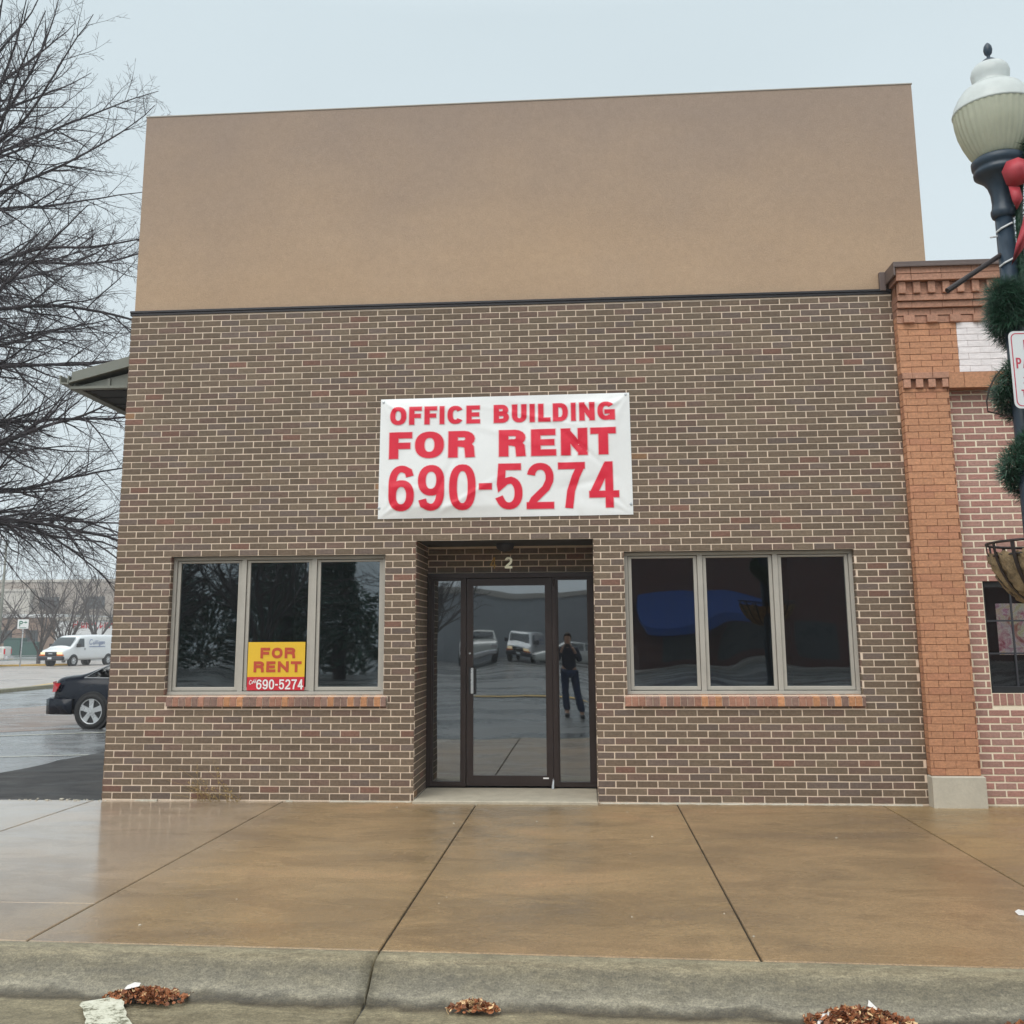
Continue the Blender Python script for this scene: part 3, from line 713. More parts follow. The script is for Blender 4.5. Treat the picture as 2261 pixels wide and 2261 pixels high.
ch(mb, 'soffit', M['eave_and_shade'], roof)
mb = MB(); ext(mb, [(-.82, 4.38), (-.72, 4.37), (-.72, 4.47), (-.735, 4.47), (-.735, 4.39), (-.805, 4.395), (-.815, 4.475), (-.83, 4.475)], .10, 7.5); ch(mb, 'gutter', M['eave'], roof)

# ================================================================== BANNER
bc = [(2.783, 2.817), (5.425, 2.827), (5.415, 4.106), (2.795, 4.092)]
def bann(u, v):
    a = Vector(bc[0]).lerp(Vector(bc[1]), u); b = Vector(bc[3]).lerp(Vector(bc[2]), u); return a.lerp(b, v)
rs = np.random.RandomState(5)
fold = [(rs.uniform(0, 1), rs.uniform(0, 1), rs.uniform(0, PI), rs.uniform(.05, .16), rs.uniform(-1, 1), rs.uniform(.02, .05)) for _ in range(34)]
def bh(u, v):
    """height of the loose cloth off the wall: long shallow tension folds and small creases"""
    e = min(min(u, 1-u)*2.64/.16, min(v, 1-v)*1.28/.12, 1); x, z = u*2.64, v*1.28
    h = .018+.012*math.sin(2.1*x+1.3*z)+.006*math.sin(5.2*z-1.7*x+1)
    for cu, cv, an, ln, am, wd in fold:
        dx, dz = x-cu*2.64, z-cv*1.28; s_ = dx*math.cos(an)+dz*math.sin(an); t = -dx*math.sin(an)+dz*math.cos(an)
        h += am*.0085*math.exp(-(t/wd)**2-(s_/(ln*3))**2)
    # radial pulls from the corner eyelets
    for X, Z in ((0, 0), (2.64, 0), (0, 1.28), (2.64, 1.28)):
        dx, dz = abs(x-X), abs(z-Z); r = math.hypot(dx, dz); a = math.atan2(dz, dx)
        h += .008*math.sin(a*13)*math.exp(-r/.28)*min(1, r/.05)
    return h*e+.004
def BP(x, z, l):
    u = (x)/2.64; v = z/1.28; q = bann(u, v); return (q.x, -bh(max(0, min(1, u)), max(0, min(1, v)))-.002-l*1.0, q.y)
ban = empty('banner', (4.105, 0, 2.82), 0, 'white vinyl banner with red letters hung on the brick above the door', 'banner')
mb = MB(); nu, nv = 150, 76
mb.add([BP(2.64*i/nu, 1.28*j/nv, -.001) for j in range(nv+1) for i in range(nu+1)], [(j*(nu+1)+i, j*(nu+1)+i+1, (j+1)*(nu+1)+i+1, (j+1)*(nu+1)+i) for j in range(nv) for i in range(nu)])
o = ch(mb, 'cloth', M['vinyl'], ban, smooth=True)
o = ch(MB(), 'x', M['vinyl'], ban); bpy.data.objects.remove(o)
k = 2.64/1670
rows = [
 ([('O', 188, 297), ('F', 317, 400), ('F', 420, 503), ('I', 522, 553), ('C', 575, 680), ('E', 702, 792), ('B', 885, 985), ('U', 1007, 1103), ('I', 1125, 1158), ('L', 1182, 1262), ('D', 1280, 1378), ('I', 1400, 1430), ('N', 1455, 1555), ('G', 1575, 1688)], .775, .925, 27, 1.26),
 ([('F', 185, 338), ('O', 360, 552), ('R', 583, 760), ('R', 920, 1097), ('E', 1133, 1296), ('N', 1330, 1503), ('T', 1525, 1690)], .492, .712, 41, 1.5),
 ([('6', 188, 358), ('9', 385, 557), ('0', 592, 765), ('-', 788, 872), ('5', 897, 1072), ('2', 1100, 1280), ('7', 1308, 1482), ('4', 1508, 1700)], .06, .432, 43, 1.16)]
for nm, mt, grow, lf in (('letter_halo', 'pink_ink', .006, .0015), ('lettering', 'red_ink', 0, .0036)):
    mb = MB()
    for row, v0, v1, w, sx in rows:
        for c, a, b in row:
            x0, x1 = (a-118)*k, (b-118)*k; z0, z1 = v0*1.28, v1*1.28; ww = w*k
            if c == '-': z0, z1 = .205*1.28, .275*1.28+.02; ww = .065; 
            if c == 'I': ww = (x1-x0)*.98/sx
            if c == '-': sx_ = 1.
            else: sx_ = sx
            glyph(mb, c, x0, x1, z0, z1, ww, BP, lf, grow, 0, sx_, .018)
    ch(mb, nm, M[mt], ban)
for u, v in ((.012, .975), (.985, .985), (.004, .09), (.992, .085)):
    q = BP(u*2.64, v*1.28, 0); T_ = lambda p: (q[0]+p[0], q[1]-.002-p[2], q[2]+p[1]); mb = MB(); mb.lathe([(.014, 0), (.014, .003), (.006, .004)], 12, T=T_); ch(mb, 'eyelet', M['silver'], ban)

# ================================================================== FOR RENT BOARD in the middle pane
rs_ = empty('rent_sign', (1.73, .08, 1.07), 0, 'small yellow and red for rent board in the middle pane of the left window', 'sign')
def RP(x, z, l): return (1.432+x, .076-l, 1.078+z)
mb = MB(); mb.box(1.432, 2.032, .078, .082, 1.213, 1.565); ch(mb, 'board', M['yel_board'], rs_)
mb = MB(); mb.box(1.432, 2.032, .0778, .0822, 1.078, 1.213); ch(mb, 'red_strip', M['red_board'], rs_)
mb = MB(); kk = .60/478
for c, a, b in (('F', 105, 185), ('O', 200, 290), ('R', 308, 398)): glyph(mb, c, a*kk, b*kk, .487-.165, .487-.057, .029, RP, .001)
for c, a, b in (('R', 52, 140), ('E', 158, 235), ('N', 254, 345), ('T', 362, 452)): glyph(mb, c, a*kk, b*kk, .487-.305, .487-.195, .029, RP, .001)
ch(mb, 'lettering', M['rust_ink'], rs_)
mb = MB(); word(mb, '690-5274', .100, .590, .010, .110, .0155, RP, .002, .17)
ribbon(mb, [(.052, .095), (.040, .103), (.028, .088), (.026, .068), (.036, .060), (.046, .068), (.058, .082), (.062, .088), (.054, .084), (.052, .072), (.062, .070), (.070, .092), (.078, .112), (.074, .09), (.080, .074), (.088, .095), (.096, .116), (.090, .09), (.095, .076)], .006, BUT, RP, .002)
ch(mb, 'phone_number', M['white_ink'], rs_)

# ================================================================== NEIGHBOUR BUILDING
Nb = empty('corner_shop', (10.5, 0, 0), 0, 'red brick shop with an orange brick pilaster and a stepped brick cornice', 'building')
XR = 14.5
def chn(mb, name, mats, par=None, **k): return ch(mb, name, mats, par or Nb, **k)
WN = (8.822, 10.6, 1.045, 2.12)
mb = MB()
brick_face(mb, front(0), 8.61, XR, .012, 4.05, [WN, (8.822, 10.6, .925, 1.045)], tone_red, m=.0155, seed=31, phase=.06)
rnd = random.Random(4); x = 8.822
while x < 10.6:
    mb.tone = tone_red(rnd); mb.box(x+.006, x+.0617, -.001, .012, .931, 1.039); x += .0677
mb.m = 1; mb.tone = (1, 1, 1); plate(mb, .0055, 8.60, XR, 0, 4.2, [WN])
mb.m = 1; mb.box(8.6, XR, .6, 9, 0, 5.25)
chn(mb, 'brick_wall', [M['brick'], M['mortar_red']], tone=True)
mb = MB()
brick_face(mb, front(-.12), 8.158, 8.612, .29, 4.05, (), tone_orange, m=.004, dep=.006, seed=33, phase=.03)
brick_face(mb, lambda u, v, d: (8.158+.006-d, -.12+u, v), 0, .125, .29, 5.0, (), lambda r: tuple(c*1.0 for c in tone_orange(r)), m=.004, dep=.006, seed=34, L=.16)
brick_face(mb, lambda u, v, d: (8.612-.006+d, -.12+u, v), 0, .125, .29, 4.05, (), tone_orange, m=.004, dep=.006, seed=35, L=.16)
mb.m = 1; mb.tone = (1, 1, 1); mb.box(8.164, 8.606, -.112, .012, .285, 4.9)
chn(mb, 'pilaster', [M['brick'], M['mortar_orange']], tone=True)
mb = MB(); mb.cbox(8.15, 8.642, -.15, .0, -.02, .288, .012); chn(mb, 'stone_base', M['concrete_base'])
# cornice
def tc(rnd):
    k = rnd.uniform(.9, 1.08)*1.2; return (.38*k, .20*k, .135*k)
mb = MB()
for (z0, z1, y, xo, L) in ((5.213, 5.287, -.28, 8.13, .30), (5.142, 5.213, -.276, 8.13, .30), (4.952, 5.017, -.205, 8.15, .30), (4.885, 4.952, -.175, 8.152, .30), (4.812, 4.885, -.135, 8.155, .22), (4.146, 4.212, -.155, 8.155, .20)):
    xr = 8.612 if z1 < 4.5 else XR
    brick_face(mb, front(y), xo, xr, z0, z1, (), tc, m=.004, dep=.012, L=L, H=z1-z0, seed=int(z0*100))
    mb.m = 1; mb.tone = (1, 1, 1); mb.box(xo+.006, xr, y+.008, .01, z0+.003, z1-.003); 
    mb.tone = (.30, .15, .10); mb.m = 0
    mb.box(xo+.001, xo+.006, y+.004, .01, z0+.002, z1-.002)
rnd = random.Random(8); x = 8.16
while x < XR:      # upper dentils
    mb.tone = tc(rnd); mb.cbox(x, x+.068, -.245, -.16, 5.022, 5.142, .003); mb.tone = tc(rnd); mb.cbox(x+.0705, x+.1425, -.205, -.16, 5.02, 5.142, .002); x += .145
x = 8.215
while x < XR:      # lower dentils
    mb.tone = tc(rnd); mb.cbox(x, x+.105, -.165, -.1, 4.735, 4.81, .003); mb.tone = tc(rnd); mb.cbox(x+.108, x+.226, -.13, -.1, 4.738, 4.81, .002); x += .229
mb.tone = tc(rnd); mb.cbox(8.156, 8.212, -.13, -.1, 4.738, 4.81, .002)
x = 8.165
while x < 8.5:      # little dentils on the pilaster cap
    mb.tone = tc(rnd); mb.cbox(x, x+.068, -.158, -.1, 4.055, 4.142, .003); x += .122
mb.tone = tc(rnd); mb.cbox(8.545, 8.60, -.158, -.1, 4.055, 4.142, .003)
brick_face(mb, front(-.12), 8.156, 8.737, 4.212, 4.735, (), tone_orange, m=.004, dep=.006, seed=38, L=.21, H=.0655)
brick_face(mb, front(-.15), 8.612, XR, 4.045, 4.208, (), lambda r: tuple(c*.9 for c in tone_orange(r)), m=.004, dep=.006, seed=39, L=.31, H=.163)
brick_face(mb, front(-.12), 11.2, XR, 4.212, 4.735, (), tone_orange, m=.004, dep=.006, seed=38, L=.21, H=.0655)
mb.m = 1; mb.tone = (1, 1, 1); mb.box(8.162, XR, -.112, .0085, 4.21, 5.2); mb.box(8.606, XR, -.142, .0085, 4.047, 4.21); mb.box(8.164, 8.606, -.118, .0, 4.05, 4.15)
chn(mb, 'cornice', [M['brick'], M['mortar_orange']], tone=True)
mb = MB(); brick_face(mb, front(-.124), 8.737, 11.2, 4.212, 4.735, (), tone_white, m=.0035, dep=.006, seed=40, L=.21, H=.0655)
mb.m = 1; mb.tone = (1, 1, 1); mb.box(8.739, 11.2, -.118, -.113, 4.212, 4.735)
chn(mb, 'painted_panel', [M['brick_painted'], M['mortar_white']], tone=True)
mb = MB(); mb.box(8.10, XR, -.315, .02, 5.29, 5.335); mb.box(8.10, XR, -.325, -.30, 5.275, 5.30); mb.box(8.56, XR, .02, 9, 5.25, 5.33); mb.box(8.095, 8.115, -.32, .02, 5.19, 5.30); mb.box(8.04, 8.10, -.03, .02, 5.13, 5.33)
chn(mb, 'coping', M['coping'], bevel=.004)
# shop window
mb = MB(); y = .05
mb.box(8.822, 8.85, y, y+.07, 1.045, 2.12); mb.box(8.85, 10.6, y, y+.07, 1.045, 1.10); mb.box(8.85, 10.6, y, y+.07, 2.06, 2.12); mb.box(10.57, 10.6, y, y+.07, 1.10, 2.06)
wn = chn(mb, 'window', M['black'], bevel=.003)
mb = MB()
for z in (1.42, 1.735): mb.box(8.85, 10.57, y+.025, y+.04, z-.008, z+.008)
for x in (9.105, 9.36, 9.615, 9.87, 10.13, 10.38): mb.box(x-.008, x+.008, y+.024, y+.041, 1.10, 2.06)
mb.box(8.85, 10.57, y-.004, y+.02, 1.098, 1.106)
ch(mb, 'glazing_bar', M['trim_grey'], wn)
mb = MB(); mb.box(8.845, 10.58, y+.042, y+.048, 1.095, 2.07); ch(mb, 'pane', M['glass_shop'], wn)
mb = MB(); vs = [(8.7, .14, .3), (XR-.2, .14, .3), (XR-.2, .58, .3), (8.7, .58, .3), (8.7, .14, 3), (XR-.2, .14, 3), (XR-.2, .58, 3), (8.7, .58, 3)]
mb.add(vs, [(0, 1, 2, 3), (7, 6, 5, 4), (3, 2, 6, 7), (0, 3, 7, 4), (1, 5, 6, 2)]); chn(mb, 'display_recess', M['interior'])
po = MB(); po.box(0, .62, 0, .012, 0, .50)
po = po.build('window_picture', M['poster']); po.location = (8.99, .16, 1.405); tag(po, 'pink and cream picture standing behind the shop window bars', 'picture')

# ================================================================== STREET LAMP
LX, LY = 7.513, -4.35
L_ = empty('street_lamp', (LX, LY, 0), 0, 'tall blue black post lamp with a frosted acorn globe at the kerb', 'street lamp')
def lp(prof, name, mat, n=28, rib=0, **k):
    mb = MB(); mb.lathe(prof, n)
    if rib: mb.v = [(x*(1+rib*math.sin(36*math.atan2(y, x))), y*(1+rib*math.sin(36*math.atan2(y, x))), z) for x, y, z in mb.v]
    return mb.build(name, mat, L_, smooth=True, **k)
mb = MB(); mb.lathe([(.20, 0), (.20, .06), (.185, .10), (.17, .5), (.12, .62), (.095, .8), (.075, .9), (.062, 1.0), (.058, 2.5), (.052, 4.12)], 20)
mb.lathe([(.052, 4.10), (.066, 4.11), (.072, 4.13), (.072, 4.15), (.064, 4.165), (.06, 4.2), (.064, 4.26), (.078, 4.31), (.10, 4.345), (.128, 4.37), (.148, 4.385), (.150, 4.405), (.142, 4.415), (.146, 4.43), (.156, 4.44), (.158, 4.475), (.14, 4.49)], 32)
mb.build('pole', M['pole'], L_, smooth=True)
lp([(.13, 4.485), (.142, 4.50), (.165, 4.535), (.195, 4.60), (.218, 4.67), (.231, 4.74), (.236, 4.80), (.236, 4.805)], 'globe', M['globe'], 216, .012)
lp([(.240, 4.798), (.243, 4.805), (.240, 4.812), (.228, 4.85), (.205, 4.90), (.172, 4.945), (.145, 4.965), (.120, 4.97), (.104, 4.985), (.100, 5.005), (.110, 5.03), (.114, 5.06), (.108, 5.09), (.090, 5.115), (.06, 5.13), (.0, 5.135)], 'globe_cap', M['globe_cap'], 40)
lp([(.052, 5.12), (.048, 5.145), (.03, 5.16), (.012, 5.17), (.010, 5.185), (.022, 5.20), (.027, 5.225), (.023, 5.25), (.012, 5.268), (.004, 5.275)], 'finial', M['pole'], 14)
mb = MB()     # slanted banner arm
a = Vector((LX-.01, LY, 3.89)); b = Vector((7.10, -4.46, 3.615)); mb.tube([a-Vector((LX, LY, 0)), b-Vector((LX, LY, 0))], [.014, .017], 10); mb.build('arm', M['iron'], L_)
for z in (4.02, 3.80): mb = MB(); mb.tube([(-.058, -.012, z-.01), (-.04, -.045, z+.002), (.0, -.060, z+.02), (.02, -.058, z+.03)], .0065, 6); mb.build('cable_tie', M['sign_white'], L_)
mb = MB(); mb.tube([(-.055, -.01, 3.985), (-.10, -.02, 3.975)], .006, 6); mb.build('cable_tie', M['sign_white'], L_)

# sign on the post
sg = empty('parking_sign', (LX+.022, LY-.20, 2.87), 0, 'white no parking plate with a red border strapped to the lamp post', 'sign')
sg.rotation_euler = (math.radians(0), 0, math.radians(4))
def rrect(w, h, r, n=6):
    o = []
    for cx, cy, a0 in ((w/2-r, h/2-r, 0), (-w/2+r, h/2-r, 90), (-w/2+r, -h/2+r, 180), (w/2-r, -h/2+r, 270)):
        for i in range(n+1): a = math.radians(a0+90*i/n); o.append((cx+r*math.cos(a), cy+r*math.sin(a)))
    return o
SW, SH = .305, .457
def SP(x, z, l): return (x-SW/2, -.0-l, z)
mb = MB(); rr = rrect(SW, SH, .035); n = len(rr)
mb.add([(x, -.0, z+SH/2) for x, z in rr]+[(x, .003, z+SH/2) for x, z in rr], [tuple(range(n))[::-1], tuple(range(n, 2*n))]+[(i, (i+1) % n, n+(i+1) % n, n+i) for i in range(n)])
mb.build('plate', M['sign_white'], sg)
mb = MB(); rb = rrect(SW-.03, SH-.03, .028); ribbon(mb, [(x+SW/2, z+SH/2) for x, z in rb]+[(rb[0][0]+SW/2, rb[0][1]+SH/2)], .006, 'c', SP, .0008); mb.build('border', M['sign_red'], sg)
mb = MB(); word(mb, 'NO', .082, .222, .345, .405, .011, SP, .001, .3); word(mb, 'PARKING', .030, .277, .235, .298, .0095, SP, .001, .3)
word(mb, '2 AM', .062, .24, .145, .190, .0075, SP, .001, .3); word(mb, 'TO 6 AM', .045, .262, .065, .110, .0075, SP, .001, .28); mb.build('lettering', M['sign_red'], sg)
# thin hoop behind the plate
mb = MB(); mb.tube([(-.10, -.03, 3.16), (-.155, -.03, 3.10), (-.19, -.02, 3.03), (-.205, -.01, 2.96), (-.20, 0, 2.90), (-.05, 0, 2.86)], .0045, 6); mb.build('hoop', M['iron'], L_)

# garland wound up the post : hundreds of short needles
def needles(mb, path, r0, n, rnd, ln=.05):
    for i in range(n):
        t = rnd.random()*(len(path)-1); k = int(t); p = Vector(path[k]).lerp(Vector(path[min(k+1, len(path)-1)]), t-k)
        d = Vector((rnd.gauss(0, 1), rnd.gauss(0, 1), rnd.gauss(0, 1))).normalized()
        c = p+d*r0*rnd.uniform(.35, 1.); q = c+(d+Vector((rnd.gauss(0, .5), rnd.gauss(0, .5), rnd.gauss(0, .5)))).normalized()*ln*rnd.uniform(.7, 1.5)
        s = d.orthogonal().normalized()*rnd.uniform(.002, .0038); mb.add([c-s, c+s, q], [(0, 1, 2)])
rnd = random.Random(17)
gl = empty('garland', (LX, LY, 1.9), 0, 'dark green pine garland wound in thick loops up the lamp post', 'garland')
mb = MB(); path = []
for i in range(320):
    z = 2.28+(3.62-2.28)*i/319; ph = math.radians(180)+2*PI*(z-2.58)/.46; path.append((.085*math.cos(ph), .085*math.sin(ph), z-1.9))
needles(mb, path, .085, 26000, rnd, .04)
for c in ((-.03, -.06, 3.57-1.9), (-.06, -.03, 3.50-1.9), (.06, -.06, 3.55-1.9), (-.05, -.03, 3.44-1.9), (-.10, -.05, 3.58-1.9)): needles(mb, [c, (c[0]+.05, c[1]-.03, c[2]+.03)], .10, 2200, rnd, .045)
needles(mb, [(.085, -.04, 4.45-1.9), (.06, -.04, 3.6-1.9)], .03, 2600, rnd, .035)
path = [(.16+.0*i, -.08, 4.55-1.9-.02*i) for i in range(12)]; needles(mb, path, .09, 3500, rnd, .05)
mb.build('needles', M['needle'], gl)
mb = MB(); mb.tube([(.10, -.03, 4.3-1.9), (.07, -.045, 4.1-1.9), (.06, -.04, 3.85-1.9), (.05, -.04, 3.6-1.9)], .02, 6); mb.build('stem', M['needle'], gl)
# red bow
bw = empty('ribbon_bow', (LX-.045, LY, 4.13), 0, 'large red ribbon bow tied below the lamp globe', 'bow')
def fold(mb, pts, ridge):
    """a creased piece of ribbon: outline fanned to a raised crease point"""
    n = len(pts); mb.add([Vector(p) for p in pts]+[Vector(ridge)], [(i, (i+1) % n, n) for i in range(n)])
def ribbon_part(name, folds):
    mb = MB(); [fold(mb, p, r) for p, r in folds]; o = mb.build(name, M['bow'], bw, smooth=True)
    sd = o.modifiers.new('t', 'SOLIDIFY'); sd.thickness = .003; return o
bw.location = (LX-.078, LY, 4.145)
ribbon_part('loops', [([(.035, -.13, .20), (.06, -.15, .255), (.12, -.17, .27), (.20, -.15, .25), (.215, -.12, .18), (.17, -.13, .125), (.10, -.12, .105), (.06, -.12, .12)], (.11, -.215, .185)),
    ([(.17, -.13, .125), (.24, -.16, .24), (.33, -.17, .26), (.36, -.14, .17), (.30, -.12, .08), (.20, -.11, .07)], (.27, -.21, .16)),
    ([(.15, -.15, .14), (.19, -.17, .15), (.20, -.16, .09), (.165, -.15, .075)], (.175, -.20, .11))])
ribbon_part('tails', [([(.07, -.12, .11), (.13, -.13, .10), (.145, -.12, .03), (.105, -.12, -.04), (.085, -.12, .02)], (.105, -.15, .04)),
    ([(.19, -.12, .09), (.25, -.13, .06), (.24, -.13, -.08), (.17, -.12, -.22), (.10, -.12, -.31), (.045, -.115, -.385), (.08, -.12, -.26), (.13, -.12, -.13)], (.165, -.155, -.12))])

# hanging basket
bk = empty('hanging_basket', (LX+.02, -4.62, 0), 0, 'black iron hanging basket lined with brown coir beside the lamp post', 'planter')
bz = 2.10; R0 = .375
mb = MB(); nn_ = 48
for z, r, th in ((bz, R0, .008), (bz-.07, R0-.012, .006)): mb.tube([(r*math.cos(2*PI*i/nn_), r*math.sin(2*PI*i/nn_), z) for i in range(nn_+1)], th, 6, False)
def bp(t): return (R0*math.cos(t*PI/2)**.75 if t < 1 else 0.012, bz-.37*math.sin(t*PI/2)**1.15)
for kx in range(16):
    a = 2*PI*kx/16+.1; pts = []; 
    for i in range(11): r, z = bp(i/10*.985); pts.append((max(r, .02)*math.cos(a), max(r, .02)*math.sin(a), z))
    # flat iron straps
    vs = []; fs = []; tx = Vector((-math.sin(a), math.cos(a), 0)); nx = Vector((math.cos(a), math.sin(a), 0))
    for i, p in enumerate(pts):
        p = Vector(p); w_ = .011
        vs += [p-tx*w_+nx*.004, p+tx*w_+nx*.004, p+tx*w_-nx*.001, p-tx*w_-nx*.001]
        if i:
            for j in range(4): fs.append((4*i-4+j, 4*i-4+(j+1) % 4, 4*i+(j+1) % 4, 4*i+j))
    mb.add(vs, fs)
mb.build('frame', M['iron'], bk)
mb = MB(); mb.tube([(-.02, .27, 2.0), (-.02, .2, 2.02), (-.02, .0, 1.95), (-.02, -.05, 1.80)], .014, 8)
mb.tube([(-.02, .27, 1.72), (-.02, .1, 1.70), (0, 0, 1.725)], .012, 8); mb.build('bracket', M['iron'], bk)
mb = MB(); rnd = random.Random(23); prof_n = 22; an = 96; vs = []; fs = []
for i in range(prof_n+1):
    t = .12+.88*i/prof_n; r, z = bp(min(t, .999))
    for k_ in range(an):
        a = 2*PI*k_/an; bul = (.5-.5*math.cos((a-.1)*16))*1.6      # bulges between the straps
        rr_ = max(r-.012+.014*bul+rnd.uniform(-.011, .011), .004) if t < .99 else .004
        vs.append((rr_*math.cos(a), rr_*math.sin(a), z+rnd.uniform(-.004, .004)+(rnd.uniform(-.012, .012) if i == 0 else 0)))
for i in range(prof_n):
    for k_ in range(an): fs.append((i*an+k_, i*an+(k_+1) % an, (i+1)*an+(k_+1) % an, (i+1)*an+k_))
mb.add(vs, fs); mb.add([(0, 0, bz-.09)]+[(.33*math.cos(2*PI*k_/24), .33*math.sin(2*PI*k_/24), bz-.085) for k_ in range(24)], [(0, 1+k_, 1+(k_+1) % 24) for k_ in range(24)])
mb.build('coir_liner', M['coir'], bk, smooth=True)

# ================================================================== LEAF PILES, LITTER, WEED
def pile(name, cx, cy, lx, ly, h, n, seed, label, tan=.12):
    mb = MB(); rnd = random.Random(seed)
    for i in range(n):
        u = max(-1, min(1, rnd.gauss(0, .45))); v = max(-1, min(1, rnd.gauss(0, .45))); hh = h*max(0, 1-u*u*.9-v*v*.9)
        c = Vector((u*lx, v*ly, rnd.uniform(.15, 1)*hh+.003))
        s = rnd.uniform(.007, .019)*(1.5 if rnd.random() < .15 else 1); asp = rnd.uniform(.3, .7)
        Rm = Matrix.Rotation(rnd.uniform(0, 2*PI), 3, 'Z') @ Matrix.Rotation(rnd.gauss(0, .55), 3, 'X') @ Matrix.Rotation(rnd.gauss(0, .55), 3, 'Y')
        cu = rnd.uniform(.1, .5)*s
        pts = [(-s, 0, cu), (-s*.3, -s*asp, cu*.3), (s*.5, -s*asp*.7, 0), (s, 0, cu), (s*.4, s*asp*.8, cu*.4), (-s*.4, s*asp, 0), (0, 0, -cu*.5)]
        r = rnd.random(); mb.m = 2 if r < tan else (1 if r < .5 else 0)
        mb.add([c+Rm @ Vector(p) for p in pts], [(0, 1, 6), (1, 2, 6), (2, 3, 6), (3, 4, 6), (4, 5, 6), (5, 0, 6)])
    o = mb.build(name, [M['leaf_a'], M['leaf_b'], M['leaf_c']]); o.location = (cx, cy, -.125); tag(o, label, 'leaf pile', 'drifts of dead leaves in the gutter'); return o
pile('leaf_pile', 2.74, -5.20, .20, .08, .045, 900, 1, 'long drift of dead brown leaves in the gutter beside the worn white stall line')
pile('leaf_pile', 4.36, -5.25, .12, .055, .036, 300, 2, 'smallest heap of pale and russet leaves in the gutter below the door', .3)
pile('leaf_pile', 6.12, -5.33, .23, .09, .065, 1100, 3, 'thick heap of russet leaves in the gutter with white paper scraps in it', .2)
pile('leaf_pile', 6.98, -5.36, .21, .08, .05, 600, 4, 'dark leaf drift in the gutter at the right edge of the photo')
def scrap(cx, cy, cz, pts, label, mat='paper', rz=0.):
    mb = MB(); n = len(pts); c = Vector((sum(p[0] for p in pts)/n, sum(p[1] for p in pts)/n, sum(p[2] for p in pts)/n+.008))
    mb.add([Vector(p) for p in pts]+[c], [(i, (i+1) % n, n) for i in range(n)]); o = mb.build('paper_scrap', M[mat]); o.location = (cx, cy, cz); o.rotation_euler = (0, 0, rz)
    sd = o.modifiers.new('t', 'SOLIDIFY'); sd.thickness = .002; tag(o, label, 'litter', 'scraps of paper in the gutter'); return o
scrap(5.955, -5.34, -.125, [(-.045, -.04, .0), (-.025, -.045, .01), (.008, -.01, .022), (.035, .008, .03), (.04, .03, .042), (.015, .035, .04), (-.015, .0, .015)], 'twisted white paper strip at the left end of the thick russet leaf heap')
scrap(6.19, -5.30, -.10, [(-.035, -.02, .0), (.05, -.03, .0), (.035, .0, .02), (-.008, .02, .06), (-.02, .0, .03)], 'pointed cream paper scrap standing up in the middle of the russet heap')
scrap(2.665, -5.19, -.085, [(-.035, -.02, .0), (.0, -.03, .01), (.04, -.01, .015), (.035, .02, .02), (.0, .03, .02), (-.03, .015, .01)], 'small crumpled white paper scrap lying on the long brown leaf drift')
scrap(7.42, -3.92, .004, [(-.03, -.02, .0), (.03, -.03, .0), (.04, .02, .01), (-.01, .03, .02), (-.035, .02, .01)], 'white scrap lying on the sidewalk behind the lamp post')
# dead weed growing from the wall foot
mb = MB(); rnd = random.Random(31)
for i in range(26):
    x0 = rnd.uniform(1.0, 1.45); lean = rnd.gauss(-.10, .12); h = rnd.uniform(.05, .22) if i > 3 else rnd.uniform(.3, .42); y0 = -rnd.uniform(.012, .05)
    pts = [(x0+lean*t*t*(1.6 if i < 4 else 1), y0-.03*t, h*t) for t in (0, .33, .66, 1)]
    mb.tube(pts, [.0022, .002, .0016, .001], 4)
    for k_ in range(14 if i < 4 else 8):
        t = rnd.uniform(.15, 1); p = Vector((x0+lean*t*t, y0-.03*t, h*t)); s = rnd.uniform(.006, .016)
        a, b = Vector((rnd.gauss(0, 1), rnd.gauss(0, .6), rnd.gauss(0, 1))).normalized()*s, Vector((rnd.gauss(0, 1), rnd.gauss(0, .6), rnd.gauss(0, 1))).normalized()*s
        mb.add([p, p+a, p+a+b, p+b], [(0, 1, 2, 3)])
o = mb.build('dead_weed', M['weed']); tag(o, 'dry straw coloured weed leaning on the brick wall foot', 'plant')
mb = MB(); rnd = random.Random(37)
for i in range(420):
    x = rnd.gauss(1.2, .22) if i < 240 else rnd.uniform(-.6, 3.1); y = -abs(rnd.gauss(0, .04))-.012; s = rnd.uniform(.003, .012)*(1 if i < 240 else .6); a = rnd.uniform(0, PI)
    mb.add([(x-s*math.cos(a), y-s*math.sin(a), .002), (x+s*.3, y-s*.3, .004+s*.4), (x+s*math.cos(a), y+s*math.sin(a), .003), (x-s*.3, y+s*.4, .004+s*.3)], [(0, 1, 2, 3)])
tag(mb.build('wall_foot_litter', M['weed']), 'crumbs of dry leaf and grit along the foot of the brick wall', 'litter', kind='stuff')
mb = MB(); rnd = random.Random(38)
for i in range(60):
    x = (-1.2+1.3*rnd.random()**.7) if i < 40 else rnd.uniform(1.5, 7.5); y = rnd.gauss(-.01, .03) if i < 40 else rnd.uniform(-4.6, -.3); s = rnd.uniform(.003, .008)*rnd.choice((1, 1, 1, 2.4)) if i < 40 else rnd.uniform(.003, .008)
    mb.cbox(x-s, x+s, y-s*.8, y+s*.8, -.004, s*.7, s*.25)
tag(mb.build('grit', M['concrete_base']), 'loose grit and stone crumbs on the sidewalk', 'grit', kind='stuff')

